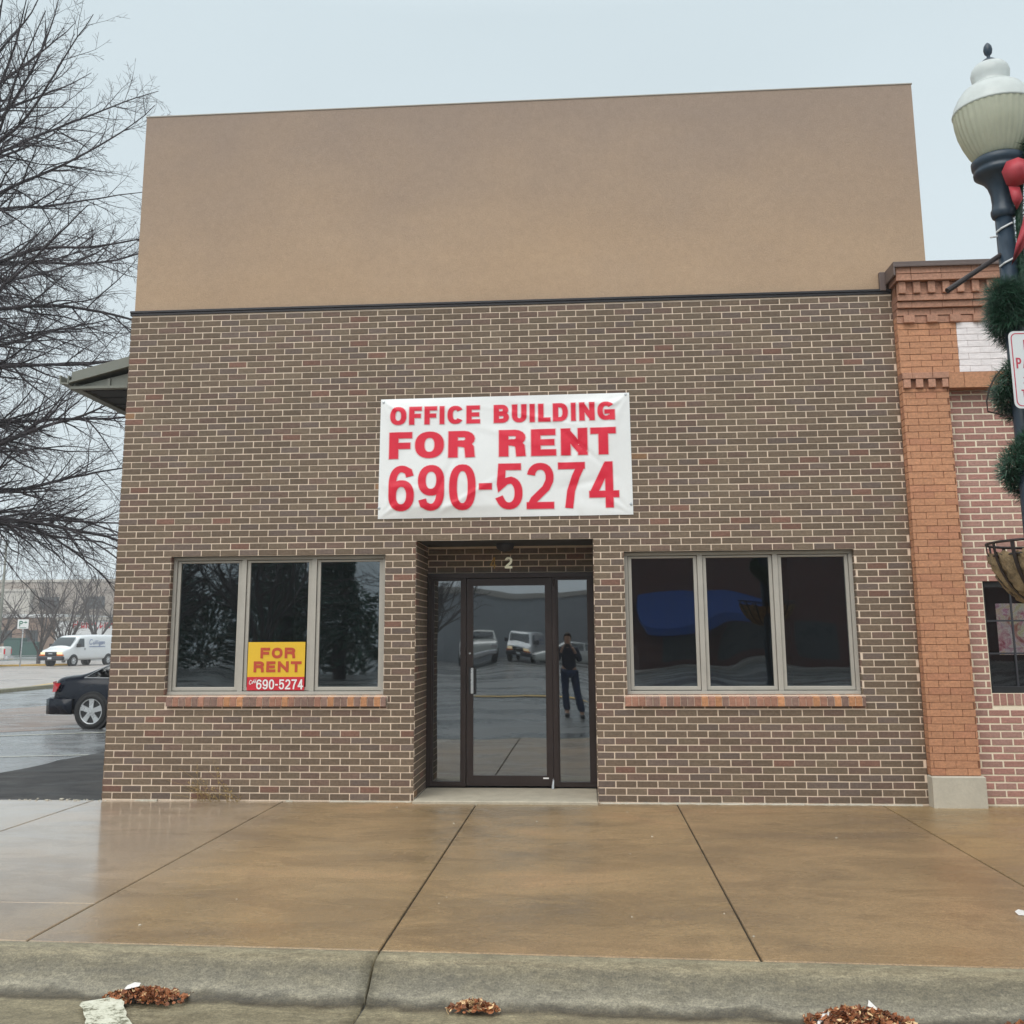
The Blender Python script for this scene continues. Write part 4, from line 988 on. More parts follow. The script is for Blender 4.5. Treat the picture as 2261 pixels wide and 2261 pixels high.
# ================================================================== TREES
def prisms(segs, n):
    A = np.array([s[0] for s in segs], dtype=np.float64); Bp = np.array([s[1] for s in segs]); ra = np.array([s[2] for s in segs]); rb = np.array([s[3] for s in segs])
    d = Bp-A; d /= np.linalg.norm(d, axis=1)[:, None]+1e-12
    up = np.where(np.abs(d[:, 2:3]) < .9, np.array([[0, 0, 1.]]), np.array([[1., 0, 0]])); u = np.cross(d, up); u /= np.linalg.norm(u, axis=1)[:, None]; w = np.cross(d, u)
    m_ = len(segs); V = np.zeros((m_, 2, n, 3)); 
    for k_ in range(n):
        c, s_ = math.cos(2*PI*k_/n), math.sin(2*PI*k_/n); o = u*c+w*s_
        V[:, 0, k_] = A+o*ra[:, None]; V[:, 1, k_] = Bp+o*rb[:, None]
    base = np.arange(m_)[:, None]*2*n; Fq = []
    for k_ in range(n):
        k2 = (k_+1) % n; Fq.append(np.concatenate([base+k_, base+k2, base+n+k2, base+n+k_], axis=1))
    return V.reshape(-1, 3), np.stack(Fq, 1).reshape(-1, 4)
def segmesh(name, groups, mat, parent=None):
    Vs = []; Fs = []; o = 0
    for segs, n in groups:
        if not segs: continue
        v, f = prisms(segs, n); Vs.append(v); Fs.append(f+o); o += len(v)
    V = np.concatenate(Vs).astype(np.float32); F_ = np.concatenate(Fs).astype(np.int32)
    me = bpy.data.meshes.new(name); me.vertices.add(len(V)); me.vertices.foreach_set('co', V.ravel())
    me.loops.add(F_.size); me.loops.foreach_set('vertex_index', F_.ravel()); me.polygons.add(len(F_))
    me.polygons.foreach_set('loop_start', np.arange(0, F_.size, 4, dtype=np.int32)); me.update(calc_edges=True)
    me.polygons.foreach_set('use_smooth', np.ones(len(F_), dtype=bool)); me.materials.append(mat); return link(name, me, parent)
def grow(p, d, length, r, lev, rnd, spec, out, maxlev):
    step, kids, cl, ang, grav, wob = spec[lev]
    n = max(2, int(length/step)); st = length/n; p = Vector(p); d = Vector(d).normalized(); side = rnd.choice((-1, 1))
    for i in range(n):
        t = i/n; r0 = r*(1-.82*t); r1 = r*(1-.82*(i+1)/n)
        g = grav*(t*1.2-.1); d = (d+Vector((rnd.gauss(0, wob), rnd.gauss(0, wob), rnd.gauss(0, wob)+g*st))).normalized()
        q = p+d*st; out[lev].append((tuple(p), tuple(q), r0, r1))
        if lev < maxlev and (t > .08):
            nk = kids if kids >= 1 else (1 if rnd.random() < kids else 0)
            for _ in range(int(nk+rnd.random()*.9) if kids >= 1 else nk):
                side = -side; ax = (d.orthogonal().normalized()); ax.rotate(Matrix.Rotation(rnd.uniform(0, 2*PI), 3, d).to_quaternion()) if False else None
                rot = Matrix.Rotation(rnd.uniform(0, 2*PI), 3, d) @ d.orthogonal().normalized()
                if lev < 2: rot = (rot*1.1+Vector((-d.y, d.x, 0)).normalized()*side*.6).normalized()
                a = math.radians(ang+rnd.uniform(-14, 14)); nd = d*math.cos(a)+rot*math.sin(a)
                ll = length*cl*(1-.55*t)*rnd.uniform(.65, 1.2)
                grow(p, nd, ll, min(r0*.6, .012+ll*.011), lev+1, rnd, spec, out, maxlev)
        p = q
# the big bare tree left of the building
rnd = random.Random(99); out = {0: [], 1: [], 2: [], 3: []}
TB = Vector((-8.4, 9.6, gz(-8.4, 9.6)))
spec = {0: (.29, 1.35, .44, 38, .05, .05), 1: (.175, 1.2, .46, 40, .0, .09), 2: (.11, 1.15, .6, 42, -.03, .13), 3: (.11, 0, 0, 0, -.08, .2)}
trunk = []; tr_pts = []
p = TB.copy()
for i in range(26):
    q = TB+Vector((.25*math.sin(i*.35), .2*math.cos(i*.3)-.2, .6*(i+1))); trunk.append((tuple(p), tuple(q), .30*(1-i/27)+.02, .30*(1-(i+1)/27)+.02)); tr_pts.append(q.copy()); p = q
nl = 62
for i in range(nl):
    t = i/(nl-1); z = 4.3+10.5*t**.82; k_ = min(25, max(0, int(z/.6)-1)); base = tr_pts[k_]
    az = i*2.399963+.3; el = math.radians(-6+58*t**.9+rnd.uniform(-6, 6))
    
    ln = (6.1-1.2*abs(t-.35)*2-2.4*max(0, t-.55)/.45)*rnd.uniform(.86, 1.06)
    d = Vector((math.cos(az)*math.cos(el), math.sin(az)*math.cos(el), math.sin(el)))
    g = dict(spec); g[0] = (.29, 1.35, .42, 38, (-.08 if t < .15 else .0 if t < .5 else .10), .06)
    grow(base, d, ln, .060*(1-.4*t), 0, rnd, g, out, 3)
for i in range(4):     # low branches that droop at the tips
    az = math.radians(70+i*55); base = tr_pts[6+i % 3]; el = math.radians(rnd.uniform(-8, 4)); g = dict(spec); g[0] = (.29, 1.2, .42, 38, rnd.uniform(-.42, -.24), .06)
    grow(base, Vector((math.cos(az)*math.cos(el), math.sin(az)*math.cos(el), math.sin(el))), rnd.uniform(5.2, 6.4), .045, 0, rnd, g, out, 3)
for az_, el_, gv, ln_ in ((-28, -4, -.30, 6.2), (-8, 0, -.38, 6.4), (12, -8, -.22, 5.6), (-45, -2, -.34, 6.0), (30, 2, -.42, 6.3)):
    az = math.radians(az_); el = math.radians(el_); g = dict(spec); g[0] = (.29, .8, .36, 38, gv, .07); g[1] = (.175, .9, .46, 42, -.25, .10)
    grow(tr_pts[6], Vector((math.cos(az)*math.cos(el), math.sin(az)*math.cos(el), math.sin(el))), ln_, .032, 0, rnd, g, out, 3)
big = empty('large_bare_tree', TB, 0, 'large leafless tree with fine dense twigs left of the office building', 'tree')
def trel(segs, o): return [((a[0]-o.x, a[1]-o.y, a[2]-o.z), (b[0]-o.x, b[1]-o.y, b[2]-o.z), r0, r1) for a, b, r0, r1 in segs]
segmesh('trunk', [(trel(trunk, TB), 10)], M['bark'], big)
segmesh('branches', [(trel(out[0], TB), 7), (trel(out[1], TB), 4)], M['bark'], big)
tw = segmesh('twigs', [(trel([(a, b, max(r0, .0040), max(r1, .0034)) for a, b, r0, r1 in out[2]], TB), 3), (trel([(a, b, max(r0, .0032), max(r1, .0028)) for a, b, r0, r1 in out[3]], TB), 3)], M['twig'], big)
SEGN = {k: len(v) for k, v in out.items()}
# multi-stemmed bare street tree, copied
def street_tree(seed, h, stems, spread, mat):
    rnd = random.Random(seed); out = {0: [], 1: [], 2: [], 3: []}; tk = [((0, 0, 0), (0, 0, 1.0), .16, .14)]
    sp = {0: (.45, 1., .42, 36, .06, .06), 1: (.3, .9, .5, 36, .05, .1), 2: (.25, .8, .5, 38, .0, .12), 3: (.25, 0, 0, 0, 0, .15)}
    for i in range(stems):
        a = 2*PI*i/stems+rnd.uniform(-.3, .3); el = math.radians(rnd.uniform(48, 74)); grow((0, 0, .8), (math.cos(a)*math.cos(el)*spread, math.sin(a)*math.cos(el)*spread, math.sin(el)), h*rnd.uniform(.8, 1.05), .085, 0, rnd, sp, out, 3)
    return tk, out
def place_tree(x, y, seed, h, stems, label, group, rz=0, sc=1., spread=1.):
    tk, out = street_tree(seed, h, stems, spread, None); t = empty('bare_tree', (x, y, gz(x, y)-.05), rz, label, 'tree', group); t.scale = (sc,)*3
    segmesh('trunk', [(tk, 8)], M['bark_far'], t)
    segmesh('branches', [(out[0], 5), (out[1], 4), ([(a, b, max(r0, .009), max(r1, .008)) for a, b, r0, r1 in out[2]], 3), ([(a, b, .008, .007) for a, b, _, _ in out[3]], 3)], M['bark_far'], t)
    return t
def copy_tree(o, loc, rz, sc, label, group=None):
    c = o.copy(); C.objects.link(c); c.location = loc; c.rotation_euler = (0, 0, rz); c.scale = (sc,)*3; c['label'] = label
    if group: c['group'] = group
    for k_ in o.children: d = k_.copy(); C.objects.link(d); d.parent = c
    return c
TG = 'bare street trees across the side road'
tA = place_tree(-35.8, 64.2, 5, 6.4, 6, 'multi stemmed bare tree behind the parking arrow sign and the front of the white van', TG)
tB = place_tree(-36.3, 68.9, 8, 6.6, 8, 'wide spreading bare tree directly above the roof of the white van', TG, 0, 1., 1.25)
copy_tree(tA, (-45, 74, 0), 1.4, 1.05, 'bare tree furthest left in front of the tan building', TG)
copy_tree(tB, (-36.0, 80, 0), 2.2, 1.0, 'faint bare tree between the white van and the white store', TG)
copy_tree(tA, (-44, 90, 0), 3.1, 1.3, 'faint bare tree before the white store', TG)
copy_tree(tB, (-55, 104, 0), .7, 1.5, 'hazy bare tree behind the tan building', TG)
copy_tree(tA, (-42, 101, 0), 4.0, 1.5, 'hazy bare tree rising behind the white store', TG)

# ================================================================== VEHICLES
def loft(mb, stations):
    """stations: (x, half profile [(y,z)..] bottom centre -> top centre)"""
    n = len(stations[0][1]); ring = []
    for x, hp in stations:
        ring.append([(x, y, z) for y, z in hp]+[(x, -y, z) for y, z in hp[::-1][1:-1]])
    m_ = len(ring[0]); vs = [p for r in ring for p in r]; fs = []
    for i in range(len(ring)-1):
        for k_ in range(m_): fs.append((i*m_+k_, (i+1)*m_+k_, (i+1)*m_+(k_+1) % m_, i*m_+(k_+1) % m_))
    fs.append(tuple(range(m_))); fs.append(tuple((len(ring)-1)*m_+k_ for k_ in range(m_))[::-1]); mb.add(vs, fs)
def wheel(par, x, y, r, w, side, spokes=5, rimr=None):
    rimr = rimr or r*.72
    W = empty('wheel', (x, y, r)); W.parent = par
    T = (lambda p: (p[0], p[2]*side, p[1]))
    mb = MB(); mb.lathe([(rimr, -w/2), (r*.93, -w/2), (r, -w*.32), (r, w*.32), (r*.94, w/2), (rimr*1.01, w/2), (rimr, w*.3), (rimr, -w/2)], 36, T=T, close=False); mb.build('tyre', M['tyre'], W, smooth=True)
    mb = MB(); mb.lathe([(.0, w*.05), (rimr*.98, w*.05)], 24, T=T, close=False); mb.build('brake_disc', M['black'], W)
    mb = MB(); mb.lathe([(rimr*.92, w*.30), (rimr*.93, w*.46), (rimr, w*.48), (rimr*1.0, w*.3)], 36, T=T, close=False)
    mb.lathe([(.0, w*.49), (r*.09, w*.485), (r*.11, w*.44), (r*.11, w*.1)], 16, T=T, close=False)
    for k_ in range(spokes):
        a = 2*PI*k_/spokes+.3; c, s_ = math.cos(a), math.sin(a)
        w0, w1 = (r*.13, r*.155) if spokes == 5 else (r*.07, r*.08)
        q = []
        for rr_, ww, zz in ((r*.08, w0, .47), (rimr*.6, w1*.92, .44), (rimr*.97, w1*1.15, .46)):
            for s2 in (-1, 1): q.append(T((c*rr_-s_*ww*s2, s_*rr_+c*ww*s2, w*zz)))
            for s2 in (1, -1): q.append(T((c*rr_-s_*ww*s2, s_*rr_+c*ww*s2, w*zz-.03)))
        mb.add(q, [(0, 1, 5, 4), (4, 5, 9, 8), (1, 2, 6, 5), (5, 6, 10, 9), (3, 0, 4, 7), (7, 4, 8, 11)])
    mb.build('rim', M['alloy'], W, smooth=False)
    return W
def arch(mb, x, y, r, side, t=.02):
    mb.lathe([(0, -.10), (r, -.10), (r, t), (0, t)], 36, T=lambda p: (x+p[0], y+p[2]*side, r*.9+p[1]), close=False)
# sedan: forward is +x, origin on the ground mid wheelbase
def sedan(loc, rz, paintm, label, group=None):
    S = empty('sedan', loc, rz, label, 'car', group)
    hw = .925
    def sec(x, w, zb, zm, zt, wr, zr):   # w half width
        return (x, [(0, zb), (w*.80, zb), (w*.965, zb+.10), (w, zm), (w*.985, (zm+zt)/2+.05), (w*.93, zt), (wr, zr), (wr*.72, zr+.012), (0, zr+.022)])
    st = [sec(-2.44, .62, .34, .55, .80, .50, .86), sec(-2.40, .76, .30, .55, .86, .64, .93), sec(-2.27, .865, .26, .56, .915, .72, .985), sec(-1.95, .91, .22, .58, .935, .76, 1.01), sec(-1.75, .92, .20, .58, .94, .76, 1.03),
          sec(-1.30, .925, .19, .58, .935, .66, 1.24), sec(-.85, .925, .19, .58, .93, .60, 1.385), sec(-.2, .925, .19, .58, .92, .58, 1.44), sec(.4, .925, .19, .58, .91, .60, 1.40), sec(.85, .925, .19, .58, .90, .66, 1.20), sec(1.2, .92, .19, .57, .885, .72, 1.0),
          sec(1.7, .91, .20, .56, .84, .72, .93), sec(2.1, .88, .22, .54, .78, .68, .85), sec(2.35, .80, .26, .50, .70, .6, .74), sec(2.45, .66, .30, .48, .60, .5, .64)]
    mb = MB(); loft(mb, st); o = mb.build('body', paintm, S, smooth=True); s_ = o.modifiers.new('s', 'SUBSURF'); s_.levels = 1; s_.render_levels = 2
    o['label'] = 'painted body shell'
    def side_y(x, z, s_):      # side glass plane between belt and roof edge
        for i in range(len(st)-1):
            if st[i][0] <= x <= st[i+1][0]:
                t = (x-st[i][0])/(st[i+1][0]-st[i][0]); a = st[i][1]; b = st[i+1][1]
                w5 = a[5][0]*(1-t)+b[5][0]*t; z5 = a[5][1]*(1-t)+b[5][1]*t; w6 = a[6][0]*(1-t)+b[6][0]*t; z6 = a[6][1]*(1-t)+b[6][1]*t
                k_ = (z-z5)/max(z6-z5, .01); return s_*(w5+(w6-w5)*k_+.004)
        return 0
    for s_ in (-1, 1):
        poly = [(-1.62, .985), (-.72, .975), (-.72, 1.355), (-1.05, 1.275), (-1.35, 1.145)]
        for pl in (poly, [(-.66, .975), (.98, .955), (.74, 1.13), (.35, 1.335), (-.2, 1.375), (-.66, 1.36)]):
            mb = MB(); mb.add([(x, side_y(x, z, s_)+.006*s_, z) for x, z in pl], [tuple(range(len(pl)))]); mb.build('side_window', M['glass_dark'], S)
        mb = MB(); pts = [(.98, .955), (-.7, .965), (-1.68, .972), (-1.40, 1.145), (-1.08, 1.295), (-.70, 1.385), (-.2, 1.40), (.35, 1.355)]
        mb.tube([(x, side_y(x, min(z, 1.36), s_)+.006*s_, z) for x, z in pts], .012, 6); mb.build('window_trim', M['chrome'], S)
        mb = MB(); mb.cbox(-.98, -.78, s_*.925-.02, s_*.925+.02, .855, .885, .006); mb.build('door_handle', M['chrome'], S)
        mb = MB(); mb.add([(-2.465, s_*.60, .90), (-2.39, s_*.80, .885), (-2.17, s_*.905, .865), (-2.20, s_*.93, .76), (-2.24, s_*.925, .70), (-2.41, s_*.80, .69), (-2.49, s_*.58, .70)], [tuple(range(7))])
        o = mb.build('tail_light', M['lamp_red'], S); sd = o.modifiers.new('t', 'SOLIDIFY'); sd.thickness = .02; sd.offset = 0
        mb = MB(); mb.box(2.32, 2.46, s_*.55-.15, s_*.55+.15, .56, .68); mb.build('headlight', M['chrome'], S, bevel=.03)
        [(lambda q: (arch(q, ax, s_*.86, .375, s_, .066), q.build('wheel_arch', M['black'], S)))(MB()) for ax in (-1.43, 1.42)]
    mb = MB(); mb.add([(-1.62, -.55, 1.10), (-1.62, .55, 1.10), (-1.06, .5, 1.335), (-1.06, -.5, 1.335)], [(0, 1, 2, 3)]); mb.build('rear_window', M['glass_dark'], S)
    mb = MB()
    bs = [(-2.50, .70), (-2.46, .83), (-2.32, .915), (-2.05, .935), (-1.84, .935)]
    pl = [(x, -y) for x, y in bs[::-1]]+bs; n = len(pl)
    mb.add([(x, y, .27+(.04 if abs(y) < .8 else 0)) for x, y in pl]+[(x-.01, y*1.01, .55) for x, y in pl]+[(x+.05, y*.96, .57) for x, y in pl], [(i, i+1, n+i+1, n+i) for i in range(n-1)]+[(n+i, n+i+1, 2*n+i+1, 2*n+i) for i in range(n-1)])
    o = mb.build('bumper', paintm, S, smooth=True); sd = o.modifiers.new('t', 'SOLIDIFY'); sd.thickness = .02
    for x in (-1.43, 1.42):
        for s_ in (-1, 1): wheel(S, x, s_*.842, .335, .23, s_)
    return S
rzc = math.radians(-7); cr, sr = math.cos(rzc), math.sin(rzc)
rw = Vector((-4.72, 9.45))      # rear near-side tyre contact
off = Vector((-1.43*cr+.842*sr, -1.43*sr-.842*cr)); o0 = rw-off
sedan((o0.x, o0.y, gz(o0.x, o0.y)+.01), rzc, M['navy'], 'dark navy sedan parked behind the left corner of the office building')
sedan((-40.3, 86, gz(-40, 86)), math.radians(200), M['van_white'], 'white sedan half hidden behind the white van')

def van(loc, rz, label):
    V = empty('cargo_van', loc, rz, label, 'van'); hw = .98
    def sec(x, w, zb, zbelt, wr, zr): return (x, [(0, zb), (w*.9, zb), (w, zb+.12), (w, .80), (w*.995, zbelt), ((w+wr)/2, (zbelt+zr)/2+.03), (wr, zr-.06), (wr*.8, zr), (0, zr+.02)])
    st = [sec(-2.80, .90, .45, 1.25, .80, 1.96), sec(-2.74, .97, .40, 1.25, .86, 2.04), sec(-2.3, .98, .38, 1.25, .88, 2.09), sec(-1., .98, .38, 1.25, .88, 2.10), sec(.6, .98, .38, 1.25, .87, 2.08), sec(1.1, .98, .38, 1.22, .84, 2.03),
          sec(1.32, .98, .38, 1.20, .83, 1.92), sec(1.95, .97, .38, 1.15, .90, 1.28), sec(2.3, .96, .38, 1.08, .86, 1.16), sec(2.68, .92, .40, 1.0, .80, 1.08), sec(2.78, .86, .42, .92, .74, .98)]
    mb = MB(); loft(mb, st); o = mb.build('body', M['van_white'], V, smooth=True); s_ = o.modifiers.new('s', 'SUBSURF'); s_.levels = 1; s_.render_levels = 1
    mb = MB(); mb.add([(1.93, -.80, 1.29), (1.93, .80, 1.29), (1.35, .74, 1.90), (1.35, -.74, 1.90)], [(0, 1, 2, 3)]); o = mb.build('windscreen', M['glass_dark'], V); o.location = (.045, 0, .02)
    for s_ in (-1, 1):
        mb = MB(); mb.add([(1.62, s_*.985, 1.27), (.80, s_*.988, 1.27), (.80, s_*.93, 1.83), (1.22, s_*.92, 1.83)], [(0, 1, 2, 3)]); mb.build('side_window', M['glass_dark'], V)
        mb = MB(); mb.cbox(1.45, 1.60, s_*1.0, s_*1.25, 1.25, 1.50, .02) if s_ > 0 else mb.cbox(1.45, 1.60, -1.25, -1.0, 1.25, 1.50, .02); mb.build('mirror', M['black'], V)
        mb = MB(); y0, y1 = sorted((s_*.47, s_*.84)); mb.cbox(2.70, 2.83, y0, y1, .80, .95, .02); mb.build('headlight', M['headlamp'], V)
        mb = MB(); y0, y1 = sorted((s_*.47, s_*.93)); mb.cbox(2.68, 2.825, y0, y1, .70, .79, .02); mb.build('indicator', M['lamp_amber'], V)
        [(lambda q: (arch(q, ax, s_*.90, .42, s_, .085), q.build('wheel_arch', M['black'], V)))(MB()) for ax in (1.78, -1.70)]
        mb = MB(); mb.cbox(.72, .76, min(s_*.975, s_*.995), max(s_*.975, s_*.995), 1.05, 1.2, .004); mb.build('door_handle', M['black'], V)
        def VP(x, z, l, s_=s_): return ((.35-x) if s_ > 0 else (-2.0+x), s_*(.988-.06*max(0, (z-1.25)/.8)+.012+l), z)
        mb = MB(); word(mb, 'Culligan', .05, 1.9, 1.42, 1.72, .05, VP, .0, .22, slant=.25) if False else None
        x = 0.; 
        for c, wd in (('C', .34), ('u', .17), ('l', .08), ('l', .08), ('i', .08), ('g', .17), ('a', .17), ('n', .17)):
            glyph(mb, c, x, x+wd, 1.42, 1.78 if c == 'C' else 1.74, .042, VP, .001, 0, .18); x += wd+.045
        mb.add([VP(.0, 1.26, 0), VP(1.65, 1.26, 0), VP(1.65, 1.30, 0), VP(0, 1.30, 0)], [(0, 1, 2, 3)])
        mb.build('lettering', M['script_blue'], V)
    mb = MB(); mb.cbox(2.74, 2.845, -.46, .46, .70, .96, .02); mb.build('grille', M['black'], V)
    mb = MB(); mb.cbox(2.84, 2.87, -.16, .16, .81, .87, .01); mb.build('grille_badge', M['chrome'], V)
    mb = MB(); mb.cbox(2.62, 2.92, -.94, .94, .42, .67, .05); mb.build('bumper', M['trim_grey'], V)
    mb = MB(); mb.cbox(2.915, 2.935, -.16, .16, .48, .62, .005); mb.build('number_plate', M['sign_white'], V)
    for x in (-1.70, 1.78):
        for s_ in (-1, 1): wheel(V, x, s_*.89, .37, .24, s_, 8, .22)
    return V
van((-30.0, 59.0, gz(-30, 59)+.01), math.radians(-103), 'white cargo van with lit headlights driving on the side road')
def pickup(loc, rz, label, group=None):
    V = empty('pickup_truck', loc, rz, label, 'pickup truck', group)
    def sec(x, w, zb, zt): return (x, [(0, zb), (w*.92, zb), (w, zb+.1), (w, .85), (w*.98, zt-.08), (w*.95, zt), (0, zt+.01)])
    mb = MB(); loft(mb, [sec(-2.85, .95, .55, 1.30), sec(-2.80, .98, .50, 1.34), sec(-1, .99, .45, 1.36), sec(1, .99, .42, 1.34), sec(2.4, .97, .45, 1.22), sec(2.8, .90, .5, 1.12), sec(2.86, .84, .55, 1.0)])
    mb.build('body', M['truck_white'], V, smooth=False, bevel=.03)
    mb = MB(); loft(mb, [(x, [(0, 1.3), (.93, 1.3), (wr, zr), (0, zr+.02)]) for x, wr, zr in ((-.75, .80, 1.36), (-.6, .76, 1.90), (.3, .76, 1.94), (.65, .78, 1.88), (1.25, .84, 1.36))]); mb.build('cab', M['truck_white'], V, bevel=.03)
    for s_ in (-1, 1):
        mb = MB(); mb.add([(-.5, s_*.925, 1.42), (1.0, s_*.925, 1.42), (.62, s_*.83, 1.82), (-.5, s_*.83, 1.82)], [(0, 1, 2, 3)]); mb.build('side_window', M['glass_dark'], V)
        [(lambda q: (arch(q, ax, s_*.91, .45, s_, .085), q.build('wheel_arch', M['black'], V)))(MB()) for ax in (1.85, -1.75)]
        mb = MB(); y0, y1 = sorted((s_*.62, s_*.92)); mb.cbox(2.75, 2.88, y0, y1, .85, 1.05, .02); mb.build('headlight', M['chrome'], V)
        mb = MB(); y0, y1 = sorted((s_*.86, s_*.97)); mb.cbox(-2.88, -2.8, y0, y1, .85, 1.2, .01); mb.build('tail_light', M['lamp_red'], V)
    mb = MB(); mb.add([(1.27, -.74, 1.40), (1.27, .74, 1.40), (.70, .7, 1.86), (.70, -.7, 1.86)], [(0, 1, 2, 3)]); mb.build('windscreen', M['glass_dark'], V)
    mb = MB(); mb.cbox(-3.05, -2.86, -.93, .93, .52, .72, .03); mb.cbox(2.84, 3.0, -.93, .93, .5, .72, .03); mb.build('bumper', M['chrome'], V)
    for x in (-1.75, 1.85):
        for s_ in (-1, 1): wheel(V, x, s_*.90, .39, .25, s_, 6, .24)
    return V
PG = 'pickup trucks'
pickup((-35.6, 54.1, gz(-34, 54)), math.radians(198), 'cream white pickup truck cut off at the left edge of the photo', PG)

# ================================================================== FAR STREET FURNITURE AND BUILDINGS
ps = empty('parking_guide_sign', (-32.8, 56.4, gz(-32, 56)), math.radians(5), 'small white and green parking arrow sign on a thin post by the yellow kerb', 'sign')
mb = MB(); mb.tube([(0, 0, 0), (.03, 0, 2.55)], .04, 8); mb.build('post', M['silver'], ps)
mb = MB(); mb.cbox(-.36, .37, -.03, -.005, 2.5, 3.12, .01); mb.build('plate', M['sign_white'], ps)
def PP(x, z, l): return (-.36+x, -.034-l, 2.5+z)
mb = MB(); glyph(mb, 'P', .12, .36, .16, .52, .07, PP, .001); ribbon(mb, [(.38, .42), (.58, .42)], .05, BUT, PP, .001)
mb.add([PP(.52, .34, .002), PP(.66, .42, .002), PP(.52, .50, .002)], [(0, 1, 2)]); mb.add([PP(.14, .05, .001), PP(.60, .05, .001), PP(.60, .09, .001), PP(.14, .09, .001)], [(0, 1, 2, 3)]); mb.build('symbol', M['sign_green'], ps)
lpz = empty('light_pole', (-29.35, 47.8, gz(-29, 48)), 0, 'thin grey light pole at the far left edge of the photo', 'light pole')
mb = MB(); mb.lathe([(.16, 0), (.14, .3), (.10, .35), (.085, 3), (.055, 7.6)], 12); mb.build('shaft', M['eave'], lpz, smooth=True)
mb = MB(); mb.tube([(0, 0, 7.5), (-.5, 0, 7.9), (-1.3, 0, 8.0)], [.05, .045, .04], 8); mb.cbox(-1.9, -1.2, -.14, .14, 7.92, 8.06, .03); mb.build('lamp_head', M['silver'], lpz)
rsn = empty('round_sign', (-29.62, 47.6, gz(-29, 48)), math.radians(8), 'round orange rimmed traffic sign on the light pole at the left edge', 'sign')
mb = MB(); mb.tube([(0, 0, 0), (0, 0, 2.6)], .03, 8); mb.build('post', M['silver'], rsn)
mb = MB(); mb.lathe([(.0, 0), (.25, 0), (.25, .012), (0, .012)], 28, T=lambda p: (p[0], -.04-p[2], 2.30+p[1])); mb.build('plate', M['sign_white'], rsn)
mb = MB(); ribbon(mb, arc(0, 2.30, .20, .20, 0, 360, 28), .07, 'c', lambda x, z, l: (x, -.056-l, z), .001); mb.build('ring', M['lamp_amber'], rsn)
UG = 'green steel boxes on the verge'
for (x0, x1, zt, lb) in ((-52.0, -50.35, 1.75, 'taller green steel box on the verge left of the arrow sign'), (-50.15, -48.6, 1.38, 'lower green steel box on the verge right of the arrow sign')):
    mb = MB(); mb.cbox(x0, x1, 87.2, 88.4, .04, zt-.12, .02); u = mb.build('utility_box', M['util_green']); tag(u, lb, 'utility box', UG)
    mb = MB(); mb.cbox(x0-.04, x1+.04, 87.15, 88.45, zt-.12, zt, .03); mb.build('lid', M['util_green'], u)
def block(name, x0, x1, y0, y1, h, mat, label, wins=(), trim=None, z0=-.3):
    e = empty(name, ((x0+x1)/2, y0, 0), 0, label, 'building')
    mb = MB(); mb.box(x0, x1, y0, y1, z0, h); w = ch(mb, 'wall', mat, e)
    mb = MB(); mb.box(x0-.15, x1+.15, y0-.15, y1+.15, h, h+.35); ch(mb, 'roof_edge', trim or M['far_pale'], e)
    for (a, b, c, d) in wins:
        fr = MB(); yy0, yy1 = (y0-.06, y0+.02) if name != 'opposite' else (y1-.02, y1+.06)
        fr.box(a, b, y0-.05, y0-.002, c, d); o = ch(fr, 'window', M['far_dark'], e)
    return e
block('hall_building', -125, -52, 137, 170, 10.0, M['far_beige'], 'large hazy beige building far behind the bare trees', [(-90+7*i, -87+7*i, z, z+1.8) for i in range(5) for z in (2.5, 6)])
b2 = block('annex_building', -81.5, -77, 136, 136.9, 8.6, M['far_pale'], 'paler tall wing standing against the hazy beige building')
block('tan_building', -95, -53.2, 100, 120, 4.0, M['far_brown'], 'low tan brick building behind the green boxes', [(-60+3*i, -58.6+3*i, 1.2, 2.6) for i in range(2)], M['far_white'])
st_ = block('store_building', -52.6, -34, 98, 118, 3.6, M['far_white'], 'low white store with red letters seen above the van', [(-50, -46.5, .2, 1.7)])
def STP(x, z, l): return (-50.6+x, 97.95-l, z)
mb = MB(); rnd = random.Random(41)
x = 0.
for i in range(8):      # unreadable red letter shapes
    w = .42 if i else .55; hgt = .62 if i else .8; ribbon(mb, [(x+.06, 2.75), (x+.06, 2.75+hgt)], .12, BUT, STP, .001); ribbon(mb, [(x+.06, 2.75+hgt*rnd.choice((.05, .5, .95))), (x+w-.05, 2.75+hgt*rnd.choice((.05, .5, .95)))], .12, BUT, STP, .002)
    if rnd.random() < .6: ribbon(mb, [(x+w-.08, 2.75), (x+w-.08, 2.75+hgt)], .10, BUT, STP, .003)
    x += w+(.1 if i else .35)
    ch(mb, 'shop_letter', M['lamp_red'], st_); mb = MB()
# low far rise with winter woods
mb = MB(); rs2 = np.random.RandomState(3); n = 70; vs = []
for i in range(n):
    x = -170+i*3.2; vs += [(x, 176, -.4), (x, 180, 6.5+2.5*math.sin(i*.13+1)+rs2.uniform(-.5, .5)), (x, 200, -.4)]
mb.add(vs, [(3*i, 3*i+3, 3*i+4, 3*i+1) for i in range(n-1)]+[(3*i+1, 3*i+4, 3*i+5, 3*i+2) for i in range(n-1)]); tag(mb.build('far_hill', simple('far_winter_wood', (.13, .10, .09, 1), .95, .4, .5)), kind='structure')

